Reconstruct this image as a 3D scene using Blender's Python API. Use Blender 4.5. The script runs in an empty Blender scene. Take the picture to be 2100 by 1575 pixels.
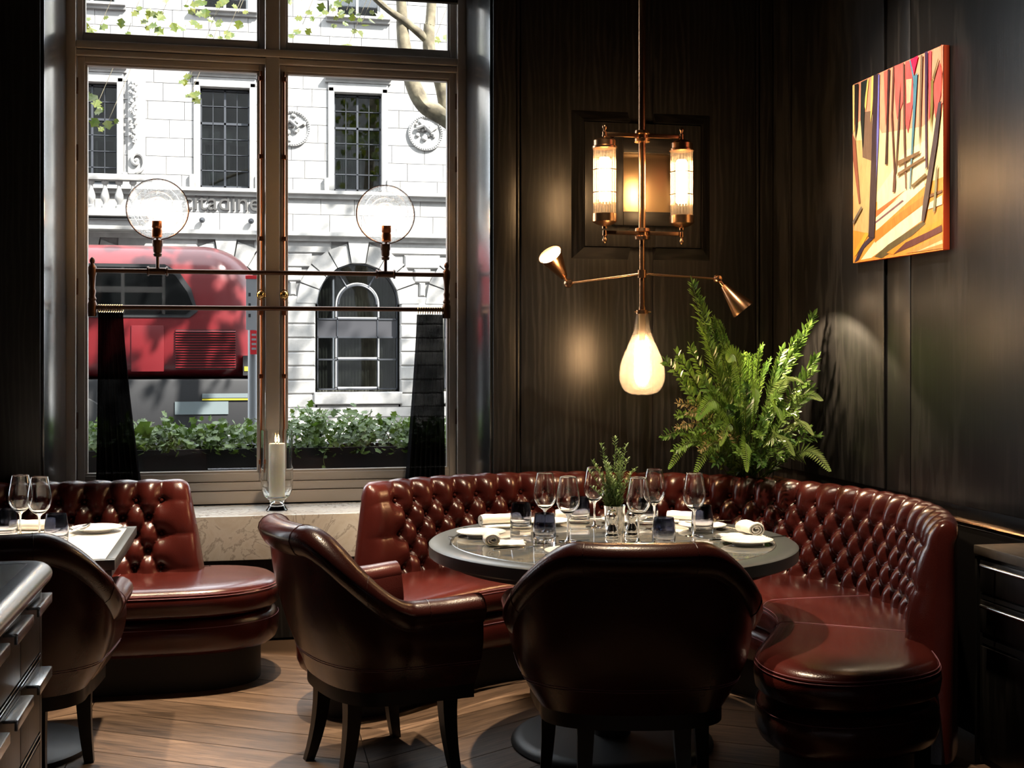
import bpy, bmesh, math, random
from mathutils import Vector, Matrix
R = math.radians
PI = math.pi
random.seed(7)
sc = bpy.context.scene
COL = sc.collection

# ------------------------------------------------------------------ camera
YAW = math.atan(535 / 2550)
cam = bpy.data.cameras.new('camera'); camo = bpy.data.objects.new('camera', cam); COL.objects.link(camo)
cam.sensor_fit = 'HORIZONTAL'; cam.sensor_width = 36; cam.lens = 36 * 2550 / 2100
cam.shift_y = -(787.5 - 722) / 2100
cam.clip_start = .05; cam.clip_end = 300
camo.location = (0, 0, 1.45); camo.rotation_euler = (PI / 2, 0, -YAW)
sc.camera = camo

# ------------------------------------------------------------------ world, sun, exposure
world = bpy.data.worlds.new('world'); sc.world = world; world.use_nodes = True
wn = world.node_tree.nodes; bgn = wn['Background']
bgn.inputs[0].default_value = (.88, .94, 1.0, 1); bgn.inputs[1].default_value = 5.4
sun = bpy.data.lights.new('sun', 'SUN'); sun.energy = 20; sun.angle = R(.6); sun.color = (1, .95, .88)
suno = bpy.data.objects.new('sun', sun); COL.objects.link(suno)
suno.rotation_euler = Vector((-.50, .55, -.67)).to_track_quat('-Z', 'Y').to_euler()
sc.view_settings.view_transform = 'Standard'; sc.view_settings.look = 'None'
sc.view_settings.exposure = 0.5; sc.view_settings.gamma = 1.0
sc.view_settings.use_curve_mapping = False

# ------------------------------------------------------------------ materials
def srgb(r, g, b):
    f = lambda c: (c / 255 / 12.92) if c / 255 <= .04045 else ((c / 255 + .055) / 1.055) ** 2.4
    return (f(r), f(g), f(b), 1)
MATS = {}
def mat(name, col=(.5, .5, .5), rough=.5, metal=0, coat=0, trans=0, ior=1.45, spec=.5, sheen=0):
    m = bpy.data.materials.new(name); m.use_nodes = True; MATS[name] = m
    b = m.node_tree.nodes['Principled BSDF']
    b.inputs['Base Color'].default_value = (*col[:3], 1)
    b.inputs['Roughness'].default_value = rough; b.inputs['Metallic'].default_value = metal
    b.inputs['Coat Weight'].default_value = coat; b.inputs['Coat Roughness'].default_value = .12
    b.inputs['Transmission Weight'].default_value = trans; b.inputs['IOR'].default_value = ior
    b.inputs['Specular IOR Level'].default_value = spec; b.inputs['Sheen Weight'].default_value = sheen
    return m
def N(m, t, **kw):
    n = m.node_tree.nodes.new(t)
    for k, v in kw.items():
        if k in n.inputs: n.inputs[k].default_value = v
        else: setattr(n, k, v)
    return n
def L(m, a, b): m.node_tree.links.new(a, b)
def BS(m): return m.node_tree.nodes['Principled BSDF']
def coords(m, scale=(1, 1, 1), kind='Object'):
    tc = N(m, 'ShaderNodeTexCoord'); mp = N(m, 'ShaderNodeMapping'); mp.inputs['Scale'].default_value = scale
    L(m, tc.outputs[kind], mp.inputs[0]); return mp.outputs[0]
def ramp(m, fac, stops):
    r = N(m, 'ShaderNodeValToRGB'); e = r.color_ramp.elements
    while len(e) < len(stops): e.new(.5)
    for i, (p, c) in enumerate(stops): e[i].position = p; e[i].color = (*c[:3], 1)
    L(m, fac, r.inputs[0]); return r.outputs[0]
def noise(m, vec, scale, detail=4, rough=.55, dist=0):
    n = N(m, 'ShaderNodeTexNoise'); n.inputs['Scale'].default_value = scale; n.inputs['Detail'].default_value = detail
    n.inputs['Roughness'].default_value = rough; n.inputs['Distortion'].default_value = dist
    L(m, vec, n.inputs['Vector']); return n.outputs['Fac']
def bump(m, h, strength=.2, dist=.01):
    b = N(m, 'ShaderNodeBump'); b.inputs['Strength'].default_value = strength; b.inputs['Distance'].default_value = dist
    L(m, h, b.inputs['Height']); L(m, b.outputs[0], BS(m).inputs['Normal'])
def vary(m, amount=.12):   # brightness varies from piece to piece
    oi = N(m, 'ShaderNodeObjectInfo'); mr = N(m, 'ShaderNodeMapRange')
    mr.inputs['To Min'].default_value = 1 - amount; mr.inputs['To Max'].default_value = 1 + amount
    L(m, oi.outputs['Random'], mr.inputs[0]); return mr.outputs[0]
def mulcol(m, c, f):
    v = N(m, 'ShaderNodeVectorMath', operation='SCALE'); L(m, c, v.inputs[0]); L(m, f, v.inputs['Scale']); return v.outputs[0]

def leather(name, a, b, rough):
    m = mat(name, a, rough, coat=.25)
    v = coords(m); n1 = noise(m, v, 5, 3)
    L(m, ramp(m, n1, [(.3, a), (.7, b)]), BS(m).inputs['Base Color'])
    vo = N(m, 'ShaderNodeTexVoronoi'); vo.inputs['Scale'].default_value = 260; L(m, v, vo.inputs['Vector'])
    ad = N(m, 'ShaderNodeMath', operation='ADD'); L(m, vo.outputs['Distance'], ad.inputs[0])
    L(m, noise(m, v, 14, 4, .6, .6), ad.inputs[1])
    bump(m, ad.outputs[0], .10, .004); return m
leather('leather_red', (.046, .0076, .0063), (.068, .0115, .0088), .24)
leather('leather_dark', (.038, .0078, .0066), (.058, .0115, .0095), .26)
def darkwood(name, base, hi, axis, rough=.36, scale=1.0):
    m = mat(name, base, rough, spec=.5)
    s = {'z': (38, 38, 1.1), 'x': (1.1, 38, 38), 'y': (38, 1.1, 38)}[axis]
    v = coords(m, tuple(k * scale for k in s), 'Object')
    g = noise(m, v, 1.0, 6, .62, 1.2)
    w = N(m, 'ShaderNodeTexWave'); w.inputs['Scale'].default_value = 2.4; w.inputs['Distortion'].default_value = 11
    w.inputs['Detail'].default_value = 4; w.inputs['Detail Scale'].default_value = 1.2
    v2 = coords(m, {'z': (4.5, 4.5, .55), 'x': (.55, 4.5, 4.5), 'y': (4.5, .55, 4.5)}[axis]); L(m, v2, w.inputs['Vector'])
    mx = N(m, 'ShaderNodeMath', operation='MULTIPLY'); L(m, g, mx.inputs[0]); L(m, w.outputs['Fac'], mx.inputs[1])
    L(m, ramp(m, mx.outputs[0], [(.22, base), (.75, hi)]), BS(m).inputs['Base Color'])
    ad = N(m, 'ShaderNodeMath', operation='MULTIPLY_ADD'); L(m, g, ad.inputs[0]); ad.inputs[1].default_value = .7; L(m, mx.outputs[0], ad.inputs[2])
    bump(m, g, .22, .002); return m
darkwood('ebony_z', (.0075, .007, .0068), (.026, .024, .0225), 'z')
darkwood('ebony_x', (.0075, .007, .0068), (.026, .024, .0225), 'x')
darkwood('ebony_y', (.0075, .007, .0068), (.026, .024, .0225), 'y')
m = mat('lacquer', (.010, .010, .010), .22, coat=1.0); BS(m).inputs['Coat Roughness'].default_value = .17
bump(m, noise(m, coords(m, (40, 40, 1.2)), 1, 5), .12, .003)
mat('canvas_edge', srgb(232, 84, 44)[:3], .6)
mat('black_wood', (.008, .007, .007), .35)
mat('black_matte', (.006, .006, .006), .6)
mat('black_metal', (.007, .007, .0075), .48, spec=.5)
m = mat('paint_taupe', (.30, .265, .235), .36)
bump(m, noise(m, coords(m), 60, 3), .05, .004)
m = mat('brass', (.60, .34, .185), .26, 1); bump(m, noise(m, coords(m, (40, 40, 2)), 6, 3), .05, .002)
m = mat('brass_plate', (.62, .44, .26), .30, 1); bump(m, noise(m, coords(m, (60, 60, 1.5)), 4, 3), .10, .003)
mat('bronze', (.085, .042, .026), .38, .85)
mat('copper', (.42, .16, .07), .3, 1)
mat('silver', (.80, .79, .77), .13, 1)
m = mat('steel', (.62, .64, .66), .26, 1); bump(m, noise(m, coords(m, (1, 60, 60)), 5, 2), .06, .002)
mat('gold', (.75, .52, .22), .2, 1)
m = mat('china', (.86, .85, .81), .16, coat=.4)
m = mat('linen', (.84, .82, .77), .85, sheen=.2); bump(m, noise(m, coords(m), 420, 2), .25, .001)
BS(MATS['linen']).inputs['Subsurface Weight'].default_value = .5; BS(MATS['linen']).inputs['Subsurface Radius'].default_value = (.03, .026, .02)
mat('white_laminate', (.72, .72, .71), .3)
m = mat('marble', (.7, .69, .66), .16, coat=.2)
v = coords(m); n1 = noise(m, v, 3.2, 9, .62, 2.4)
L(m, ramp(m, n1, [(.36, (.66, .63, .58)), (.485, (.74, .73, .70)), (.515, (.42, .39, .36)), (.54, (.72, .70, .67)), (.75, (.60, .55, .48))]), BS(m).inputs['Base Color'])
m = mat('stone_top', (.06, .075, .09), .06, coat=.8); BS(m).inputs['Coat Roughness'].default_value = .03
v = coords(m, (1.0, 4.2, 1)); n1 = noise(m, v, 5, 8, .65, 1.5)
L(m, ramp(m, n1, [(.3, (.045, .065, .09)), (.46, (.14, .165, .19)), (.55, (.30, .27, .21)), (.62, (.09, .12, .15)), (.75, (.05, .07, .10))]), BS(m).inputs['Base Color'])
m = mat('pale_stone', (.70, .70, .68), .28)
v = coords(m, (1, 4, 1)); L(m, ramp(m, noise(m, v, 6, 7, .6, 1), [(.35, (.60, .60, .59)), (.7, (.76, .755, .74))]), BS(m).inputs['Base Color'])
m = mat('slate_rim', (.055, .062, .066), .3)
m = mat('counter_slate', (.04, .052, .062), .25)
v = coords(m, (3, 1, 1)); L(m, ramp(m, noise(m, v, 5, 7, .6, 1.2), [(.35, (.028, .038, .048)), (.7, (.075, .09, .10))]), BS(m).inputs['Base Color'])
m = mat('cabinet_top', (.12, .10, .08), .4)
L(m, ramp(m, noise(m, coords(m), 30, 4), [(.3, (.085, .07, .056)), (.7, (.14, .118, .095))]), BS(m).inputs['Base Color'])
mat('candle_wax', (.88, .83, .70), .55); BS(MATS['candle_wax']).inputs['Subsurface Weight'].default_value = .35
BS(MATS['candle_wax']).inputs['Subsurface Radius'].default_value = (.05, .03, .015)
def emis(name, col, s):
    m = mat(name, col); b = BS(m); b.inputs['Emission Color'].default_value = (*col, 1); b.inputs['Emission Strength'].default_value = s; return m
emis('tube_glow', (1, .66, .36), 55)
emis('bulb_glow', (1, .66, .38), 70)
emis('filament_glow', (1, .60, .26), 170)
emis('flame_glow', (1, .62, .22), 26)
emis('spot_glow', (1, .74, .45), 22)
def thin_glass(name, tint=(1, 1, 1), rough=.02, ior=1.45, bumpy=0, diffuse=0, base=0.0):
    m = bpy.data.materials.new(name); m.use_nodes = True; MATS[name] = m
    nt = m.node_tree; nt.nodes.remove(BS(m)); out = nt.nodes['Material Output']
    tr = N(m, 'ShaderNodeBsdfTransparent'); tr.inputs[0].default_value = (*tint, 1)
    gl = N(m, 'ShaderNodeBsdfGlossy'); gl.inputs['Roughness'].default_value = rough
    fr = N(m, 'ShaderNodeLayerWeight'); pw = N(m, 'ShaderNodeMath', operation='POWER'); pw.inputs[1].default_value = 5
    L(m, fr.outputs['Facing'], pw.inputs[0]); f0 = ((ior - 1) / (ior + 1)) ** 2 + base
    ma = N(m, 'ShaderNodeMath', operation='MULTIPLY_ADD'); ma.inputs[1].default_value = 1 - f0; ma.inputs[2].default_value = f0; L(m, pw.outputs[0], ma.inputs[0])
    mx = N(m, 'ShaderNodeMixShader'); fac = ma.outputs[0]
    L(m, fac, mx.inputs[0]); L(m, tr.outputs[0], mx.inputs[1]); L(m, gl.outputs[0], mx.inputs[2])
    if bumpy:
        b = N(m, 'ShaderNodeBump'); b.inputs['Strength'].default_value = bumpy; b.inputs['Distance'].default_value = .004
        L(m, noise(m, coords(m), 130, 3), b.inputs['Height'])
        for q in (gl, fr): L(m, b.outputs[0], q.inputs['Normal'])
    last = mx.outputs[0]
    if diffuse:
        tl = N(m, 'ShaderNodeBsdfTranslucent'); tl.inputs[0].default_value = (*tint, 1)
        m2 = N(m, 'ShaderNodeMixShader'); m2.inputs[0].default_value = diffuse
        if bumpy:
            vo = noise(m, coords(m), 260, 2, .7)
            mr = N(m, 'ShaderNodeMapRange'); mr.inputs['From Min'].default_value = .4; mr.inputs['From Max'].default_value = .7
            mr.inputs['To Max'].default_value = diffuse * 2; L(m, vo, mr.inputs[0]); L(m, mr.outputs[0], m2.inputs[0])
        L(m, last, m2.inputs[1]); L(m, tl.outputs[0], m2.inputs[2]); last = m2.outputs[0]
    L(m, last, out.inputs[0]); return m
thin_glass('window_glass', (.97, .98, .98), .0, 1.35)
thin_glass('lamp_glass', (.97, .975, .98), .015, 1.5)
mat('wine_glass', (1, 1, 1), .0, trans=1, ior=1.45)
mat('hurricane_glass', (.98, 1, 1), .0, trans=1, ior=1.45)
thin_glass('rod_glass', (1, .95, .86), .05, 1.5, diffuse=.03)
thin_glass('seeded_glass', (1, .95, .86), .05, 1.45, bumpy=.5, diffuse=.05)
thin_glass('ripple_glass', (.97, .96, .94), .05, 1.45, bumpy=.8, diffuse=.22)
thin_glass('dark_glass', (.35, .37, .37), .02, 1.6, base=.03)
m = mat('smoke_glass', (1, 1, 1), .0, trans=1, ior=1.47)
sep = N(m, 'ShaderNodeSeparateXYZ'); L(m, coords(m, (1, 1, 1), 'Generated'), sep.inputs[0])
L(m, ramp(m, sep.outputs[2], [(.14, (.96, .97, .98)), (.34, (.70, .72, .78)), (.56, (.20, .22, .30)), (1, (.10, .115, .17))]), BS(m).inputs['Base Color'])
m = thin_glass('sheer_black', (.008, .008, .009), .6, 1.3)
tr = [n for n in m.node_tree.nodes if n.type == 'BSDF_TRANSPARENT'][0]; tr.inputs[0].default_value = (.12, .12, .12, 1)
df = N(m, 'ShaderNodeBsdfDiffuse'); df.inputs[0].default_value = (.006, .006, .007, 1)
mxs = [n for n in m.node_tree.nodes if n.type == 'MIX_SHADER'][0]
for l in list(mxs.inputs[0].links): m.node_tree.links.remove(l)
mxs.inputs[0].default_value = .88; L(m, df.outputs[0], mxs.inputs[2])
# floor boards
m = mat('oak_floor', (.2, .11, .06), .42)
v = coords(m, (3, 34, 8)); g = noise(m, v, 1.0, 7, .62, 1.4); big = noise(m, coords(m, (1, 3, 1)), 2.2, 3)
ad = N(m, 'ShaderNodeMath', operation='MULTIPLY_ADD'); L(m, g, ad.inputs[0]); ad.inputs[1].default_value = .7
ad2 = N(m, 'ShaderNodeMath', operation='MULTIPLY'); L(m, big, ad2.inputs[0]); ad2.inputs[1].default_value = .3; L(m, ad2.outputs[0], ad.inputs[2])
cc = ramp(m, ad.outputs[0], [(.36, (.038, .025, .017)), (.50, (.110, .070, .046)), (.64, (.180, .120, .080))])
L(m, mulcol(m, cc, vary(m, .28)), BS(m).inputs['Base Color']); bump(m, g, .25, .003)
# outdoors
m = mat('limestone', (.62, .60, .57), .85)
v = coords(m, (1, 1, 1), 'Object'); n1 = noise(m, v, 3, 6, .6); cc = ramp(m, n1, [(.3, (.175, .171, .165)), (.7, (.26, .254, .246))])
L(m, mulcol(m, cc, vary(m, .14)), BS(m).inputs['Base Color']); bump(m, noise(m, v, 30, 3), .25, .01)
m = mat('limestone_carved', (.2, .2, .2), .85)
v = coords(m); L(m, ramp(m, noise(m, v, 4, 5), [(.3, (.175, .171, .165)), (.7, (.27, .264, .254))]), BS(m).inputs['Base Color'])
mat('iron_grey', (.035, .038, .045), .45, .3)
mat('white_paint', (.30, .30, .295), .5)
mat('panel_charcoal', (.03, .03, .034), .4)
mat('curtain_beige', (.36, .33, .27), .9)
mat('curtain_green', (.22, .27, .26), .9)
mat('room_dark', (.03, .03, .03), .9)
mat('sign_grey', (.035, .034, .033), .6)
m = mat('asphalt', (.06, .06, .063), .85); bump(m, noise(m, coords(m), 60, 3), .3, .01)
m = mat('paving', (.24, .23, .215), .85)
mat('bus_red', (.085, .0050, .0070), .35, coat=.25)
mat('bus_black', (.010, .010, .011), .5)
mat('bus_grille', (.02, .004, .005), .5)
mat('rubber', (.012, .012, .012), .7)
mat('plate_yellow', (.38, .32, .02), .5)
mat('post_grey', (.17, .18, .19), .4)
mat('sign_white', (.28, .29, .31), .4)
mat('dim_window', (.10, .12, .125), .3)
mat('sign_red', (.55, .02, .03), .4)
m = mat('bark', (.22, .18, .12), .85)
v = coords(m); L(m, ramp(m, noise(m, v, 7, 5), [(.35, (.05, .04, .025)), (.6, (.13, .11, .07)), (.75, (.18, .165, .11))]), BS(m).inputs['Base Color'])
def leafmat(name, a, b, trans=.35, rough=.4):
    m = mat(name, a, rough); v = coords(m)
    c = ramp(m, noise(m, v, 9, 3, .6), [(.3, a), (.7, b)]); L(m, c, BS(m).inputs['Base Color'])
    tl = N(m, 'ShaderNodeBsdfTranslucent'); L(m, c, tl.inputs[0]); mx = N(m, 'ShaderNodeMixShader'); mx.inputs[0].default_value = trans
    L(m, BS(m).outputs[0], mx.inputs[1]); L(m, tl.outputs[0], mx.inputs[2]); L(m, mx.outputs[0], m.node_tree.nodes['Material Output'].inputs[0]); return m
leafmat('plane_leaf', (.035, .07, .008), (.12, .12, .016), .4)
leafmat('ivy_leaf', (.026, .066, .006), (.125, .19, .022), .3, .5)
leafmat('ruscus_leaf', (.045, .12, .018), (.16, .26, .05), .3, .3)
leafmat('ruscus_dark', (.015, .05, .010), (.05, .11, .022), .2, .3)
leafmat('fern_leaf', (.07, .17, .02), (.20, .30, .05), .4, .4)
leafmat('fern_pale', (.17, .27, .06), (.32, .40, .14), .4, .4)
leafmat('dry_leaf', (.20, .15, .06), (.34, .26, .12), .3, .5)
leafmat('rosemary_leaf', (.06, .13, .025), (.20, .28, .09), .3, .5)
mat('stem_green', (.10, .14, .04), .6)
mat('soil', (.02, .014, .01), .9)
mat('stitch', (.30, .13, .17), .6)
mat('wick', (.02, .02, .02), .8)
mat('plaster_dark', (.035, .034, .033), .7)
mat('floor_far', (.10, .06, .036), .5)

# ------------------------------------------------------------------ mesh helpers
class MB:
    def __init__(s): s.v = []; s.f = []
    def add(s, vs, fs):
        o = len(s.v); s.v += [tuple(p) for p in vs]; s.f += [tuple(i + o for i in f) for f in fs]; return s
    def box(s, x0, x1, y0, y1, z0, z1):
        return s.add([(x0, y0, z0), (x1, y0, z0), (x1, y1, z0), (x0, y1, z0), (x0, y0, z1), (x1, y0, z1), (x1, y1, z1), (x0, y1, z1)],
                     [(0, 3, 2, 1), (4, 5, 6, 7), (0, 1, 5, 4), (1, 2, 6, 5), (2, 3, 7, 6), (3, 0, 4, 7)])
    def bbox(s, x0, x1, y0, y1, z0, z1, b=.005):   # chamfered box
        bm = bmesh.new(); t = MB().box(x0, x1, y0, y1, z0, z1)
        vs = [bm.verts.new(p) for p in t.v]; [bm.faces.new([vs[i] for i in f]) for f in t.f]
        bmesh.ops.bevel(bm, geom=list(bm.edges), offset=b, segments=2, profile=.6, affect='EDGES')
        bm.verts.index_update()
        s.add([tuple(p.co) for p in bm.verts], [tuple(p.index for p in f.verts) for f in bm.faces]); bm.free(); return s
    def prism(s, pts, off):   # polygon pts (3d), extruded by vector off
        n = len(pts); o = Vector(off); a = [Vector(p) for p in pts]
        return s.add(a + [p + o for p in a], [tuple(range(n))[::-1], tuple(range(n, 2 * n))] + [(i, (i + 1) % n, n + (i + 1) % n, n + i) for i in range(n)])
    def rings(s, rs, closed=True, cap=True):
        n = len(rs[0]); o = len(s.v)
        for r in rs: s.v += [tuple(p) for p in r]
        for j in range(len(rs) - 1):
            for i in range(n if closed else n - 1):
                k = (i + 1) % n; s.f.append((o + j * n + i, o + j * n + k, o + (j + 1) * n + k, o + (j + 1) * n + i))
        if cap and closed:
            s.f.append(tuple(o + i for i in range(n))[::-1]); s.f.append(tuple(o + (len(rs) - 1) * n + i for i in range(n)))
        return s
    def tube(s, pts, r, n=8, cap=True):
        pts = [Vector(p) for p in pts]; rs = []; up = None
        for i, p in enumerate(pts):
            d = (pts[min(i + 1, len(pts) - 1)] - pts[max(i - 1, 0)]).normalized()
            if up is None: up = Vector((0, 0, 1)) if abs(d.z) < .9 else Vector((1, 0, 0))
            a = d.cross(up).normalized(); b = a.cross(d).normalized(); up = b
            rr = r[i] if isinstance(r, (list, tuple)) else r
            rs.append([p + (a * math.cos(2 * PI * k / n) + b * math.sin(2 * PI * k / n)) * rr for k in range(n)])
        return s.rings(rs, True, cap)
    def lathe(s, prof, n=24, c=(0, 0, 0), axis=None):
        q = Vector((0, 0, 1)).rotation_difference(Vector(axis).normalized()) if axis else None
        rs = []
        for r, z in prof:
            row = []
            for k in range(n):
                p = Vector((r * math.cos(2 * PI * k / n), r * math.sin(2 * PI * k / n), z))
                row.append((q @ p if q else p) + Vector(c))
            rs.append(row)
        return s.rings(rs, True, False)
    def mesh(s, name, mt, smooth=False):
        me = bpy.data.meshes.new(name); me.from_pydata(s.v, [], s.f); me.update()
        bm = bmesh.new(); bm.from_mesh(me); bmesh.ops.recalc_face_normals(bm, faces=bm.faces); bm.to_mesh(me); bm.free()
        if mt: me.materials.append(MATS[mt])
        if smooth:
            me.polygons.foreach_set('use_smooth', [True] * len(me.polygons))
            if smooth != 'all': me.set_sharp_from_angle(angle=R(smooth if smooth is not True else 40))
        return me
    def build(s, name, mt, parent=None, smooth=False, loc=None, rot=None):
        return link(name, s.mesh(name, mt, smooth), parent, loc, rot)
def link(name, me, parent=None, loc=None, rot=None):
    o = bpy.data.objects.new(name, me); COL.objects.link(o)
    if parent: o.parent = parent
    if loc: o.location = loc
    if rot: o.rotation_euler = rot
    return o
def tag(o, label, cat, group=None):
    o['label'] = label; o['category'] = cat
    if group: o['group'] = group
    return o
def thing(name, label, cat, loc=(0, 0, 0), rz=0, group=None):
    o = bpy.data.objects.new(name, None); COL.objects.link(o); o.empty_display_size = .05
    o.location = loc; o.rotation_euler = (0, 0, rz); return tag(o, label, cat, group)
def struct(o, label=None):
    o['kind'] = 'structure'
    if label: o['label'] = label
    return o
def copy_tree(o, parent=None):
    c = o.copy(); COL.objects.link(c); c.parent = parent
    for ch in list(o.children): copy_tree(ch, c)
    return c
def sm(x): x = max(0., min(1., x)); return x * x * (3 - 2 * x)
def catmull(P, n):
    P = [Vector(p) for p in P]; out = []
    for i in range(len(P) - 1):
        p0, p1, p2, p3 = P[max(i - 1, 0)], P[i], P[i + 1], P[min(i + 2, len(P) - 1)]
        for k in range(n):
            t = k / n
            out.append(.5 * ((2 * p1) + (p2 - p0) * t + (2 * p0 - 5 * p1 + 4 * p2 - p3) * t * t + (3 * p1 - p0 - 3 * p2 + p3) * t ** 3))
    out.append(P[-1]); return out
def spot(name, parent, loc, target, power, angle, blend=.3, col=(1, .76, .5), r=.03):
    l = bpy.data.lights.new(name, 'SPOT'); l.energy = power; l.spot_size = R(angle); l.spot_blend = blend; l.color = col; l.shadow_soft_size = r
    o = bpy.data.objects.new(name, l); COL.objects.link(o); o.parent = parent; o.location = loc
    o.rotation_euler = (Vector(target) - Vector(loc)).to_track_quat('-Z', 'Y').to_euler(); return o

# ------------------------------------------------------------------ room shell
YW, XR, YG = 6.08, 2.68, 6.87
fl = struct(MB().box(-6.6, 2.9, -2.2, 6.9, -.2, -.014).build('floor', 'floor_far'))
ang = R(31.0); cw = 1.04; by = .25
pm = {}
for ci in range(-2, 3):
    x0 = -.636 + ci * cw; x1 = x0 + cw
    sgn = -1 if ci % 2 == 0 else 1
    dy = sgn * cw * math.tan(ang); g = .0018
    mb = MB(); w = by / 2 - g
    ca, sa = math.cos(math.atan2(dy, cw)), math.sin(math.atan2(dy, cw))
    pts = [(-cw / 2 + g, -dy / 2 - w, 0), (cw / 2 - g, dy / 2 - w, 0), (cw / 2 - g, dy / 2 + w, 0), (-cw / 2 + g, -dy / 2 + w, 0)]
    rot = Matrix.Rotation(-math.atan2(dy, cw), 3, 'Z'); pts = [rot @ Vector(p) for p in pts]   # local x runs along the board
    mb.prism([(p.x, p.y, -.014) for p in pts], (0, 0, .0135)); mb.prism([(p.x * .998, p.y * .992, -.0005) for p in pts], (0, 0, .0005))
    me = mb.mesh('plank', 'oak_floor')
    for k in range(-1, 13):
        yc = 3.5 + .09 + k * by
        if yc > 6.25: break
        link('plank', me, fl, ((x0 + x1) / 2, yc, 0), (0, 0, math.atan2(dy, cw)))
wb = MB()
wb.box(-2.15, -.95, YW, 6.98, 0, 4.1).box(-6.6, -4.25, YW, 6.98, 0, 4.1).box(-4.25, -2.15, 6.42, 6.98, 0, .62).box(-4.25, -2.15, 6.78, 6.98, 3.78, 4.1).box(1.175, 2.9, YW, 6.98, 0, 4.1).box(-.95, 1.175, 6.42, 6.98, 0, .40).box(-.95, 1.175, 6.78, 6.98, 3.78, 4.1)
wall_back = struct(wb.build('wall_back', 'ebony_z'))
def slab(name, parent, a, mt='ebony_z', b=.006): return MB().bbox(*a, b=b).build(name, mt, parent, 30)
slab('stile', wall_back, (1.177, 1.297, YW - .014, YW, .05, 4.1))
slab('panel', wall_back, (1.318, 1.872, YW - .018, YW, .05, 4.1))
slab('panel', wall_back, (2.008, 2.566, YW - .018, YW, .05, 4.1))
slab('stile', wall_back, (2.590, 2.664, YW - .014, YW, .05, 4.1))
for x in (1.302, 2.578): MB().tube([(x, YW - .012, .05), (x, YW - .012, 4.1)], .009, 8).build('bead', 'black_wood', wall_back, True)
slab('stile', wall_back, (-1.22, -.953, YW - .014, YW, .05, 4.1)); slab('panel', wall_back, (-2.15, -1.25, YW - .02, YW, .05, 4.1))
slab('reveal_panel', wall_back, (1.163, 1.1749, YW + .004, 6.788, .636, 3.78), 'lacquer', .003); slab('reveal_panel', wall_back, (-.9499, -.938, YW + .004, 6.788, .636, 3.78), 'lacquer', .003)
# mitred raised frame on the two leaves
fy = YW - .018
def miter(pts0, pts1, h, name='frame_board', mt='ebony_x'):   # outer edge pts0 -> inner edge pts1, rising by h
    a = [(x, fy, z) for x, z in pts0]; b = [(x, fy - h, z) for x, z in pts1]; c = [(x, fy, z) for x, z in pts1]
    n = len(a); o = MB(); o.add(a + b + c, [(0, 1, n + 1, n), (n, n + 1, 2 * n + 1, 2 * n), (0, n, 2 * n), (1, 2 * n + 1, n + 1), (0, 2 * n, 2 * n + 1, 1)])
    return o.build(name, mt, wall_back)
X0, X1, Z0, Z1, bw, hh = 1.577, 2.313, 1.92, 2.668, .055, .045
miter([(X0, Z1), (1.872, Z1)], [(X0 + bw, Z1 - bw), (1.872, Z1 - bw)], hh)
miter([(X0, Z0), (X0, Z1)], [(X0 + bw, Z0 + bw), (X0 + bw, Z1 - bw)], hh, mt='ebony_z')
miter([(1.872, Z0), (X0, Z0)], [(1.872, Z0 + bw), (X0 + bw, Z0 + bw)], hh)
miter([(2.008, Z1), (X1, Z1)], [(2.008, Z1 - bw), (X1 - bw, Z1 - bw)], hh)
miter([(X1, Z1), (X1, Z0)], [(X1 - bw, Z1 - bw), (X1 - bw, Z0 + bw)], hh, mt='ebony_z')
miter([(X1, Z0), (2.008, Z0)], [(X1 - bw, Z0 + bw), (2.008, Z0 + bw)], hh)
slab('raised_field', wall_back, (X0 + bw + .006, 1.872, fy - .034, fy, Z0 + bw + .006, Z1 - bw - .006), 'ebony_z', .004)
slab('raised_field', wall_back, (2.008, X1 - bw - .006, fy - .034, fy, Z0 + bw + .006, Z1 - bw - .006), 'ebony_z', .004)
slab('crossbar', wall_back, (1.872, 2.008, fy - .030, fy + .018, Z0 + bw + .006, Z1 - bw - .006), 'ebony_z', .004)
# box with the brass plate in the middle
bx0, bx1, bz0, bz1, yb = 1.775, 2.135, 2.085, 2.525, fy - .035
slab('box_side', wall_back, (bx0, bx0 + .05, yb - .05, yb, bz0, bz1), 'ebony_z', .004); slab('box_side', wall_back, (bx1 - .05, bx1, yb - .05, yb, bz0, bz1), 'ebony_z', .004)
slab('box_top', wall_back, (bx0 + .05, bx1 - .05, yb - .05, yb, bz1 - .075, bz1), 'ebony_x', .004); slab('box_bottom', wall_back, (bx0 + .05, bx1 - .05, yb - .05, yb, bz0, bz0 + .07), 'ebony_x', .004)
slab('brass_plate', wall_back, (bx0 + .05, bx1 - .05, yb - .012, yb, bz0 + .07, bz1 - .075), 'brass_plate', .003)
wall_right = struct(MB().box(XR, 2.95, -2.2, 6.08, 0, 4.1).build('wall_right', 'ebony_z'))
slab('panel', wall_right, (XR - .014, XR, 4.912, 5.845, .86, 4.1)); slab('panel', wall_right, (XR - .014, XR, 2.6, 4.688, .86, 4.1)); slab('stile', wall_right, (XR - .007, XR, 4.705, 4.895, .86, 4.1))
slab('stile', wall_right, (XR - .018, XR, 5.875, 6.062, .86, 4.1)); slab('panel', wall_right, (XR - .014, XR, .4, 2.57, .86, 4.1))
MB().tube([(XR - .012, 5.86, .86), (XR - .012, 5.86, 4.1)], .008, 8).build('bead', 'black_wood', wall_right, True)
MB().tube([(XR - .011, 1.0, .80), (XR - .011, 6.06, .80)], .008, 8).build('dado_rail', 'brass', wall_right, True)
slab('dado_panel', wall_right, (XR - .01, XR, .4, 6.06, .05, .785), 'black_wood')
struct(MB().box(-6.8, -6.6, -2.2, 6.98, 0, 4.1).build('wall_left', 'plaster_dark'))
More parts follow.
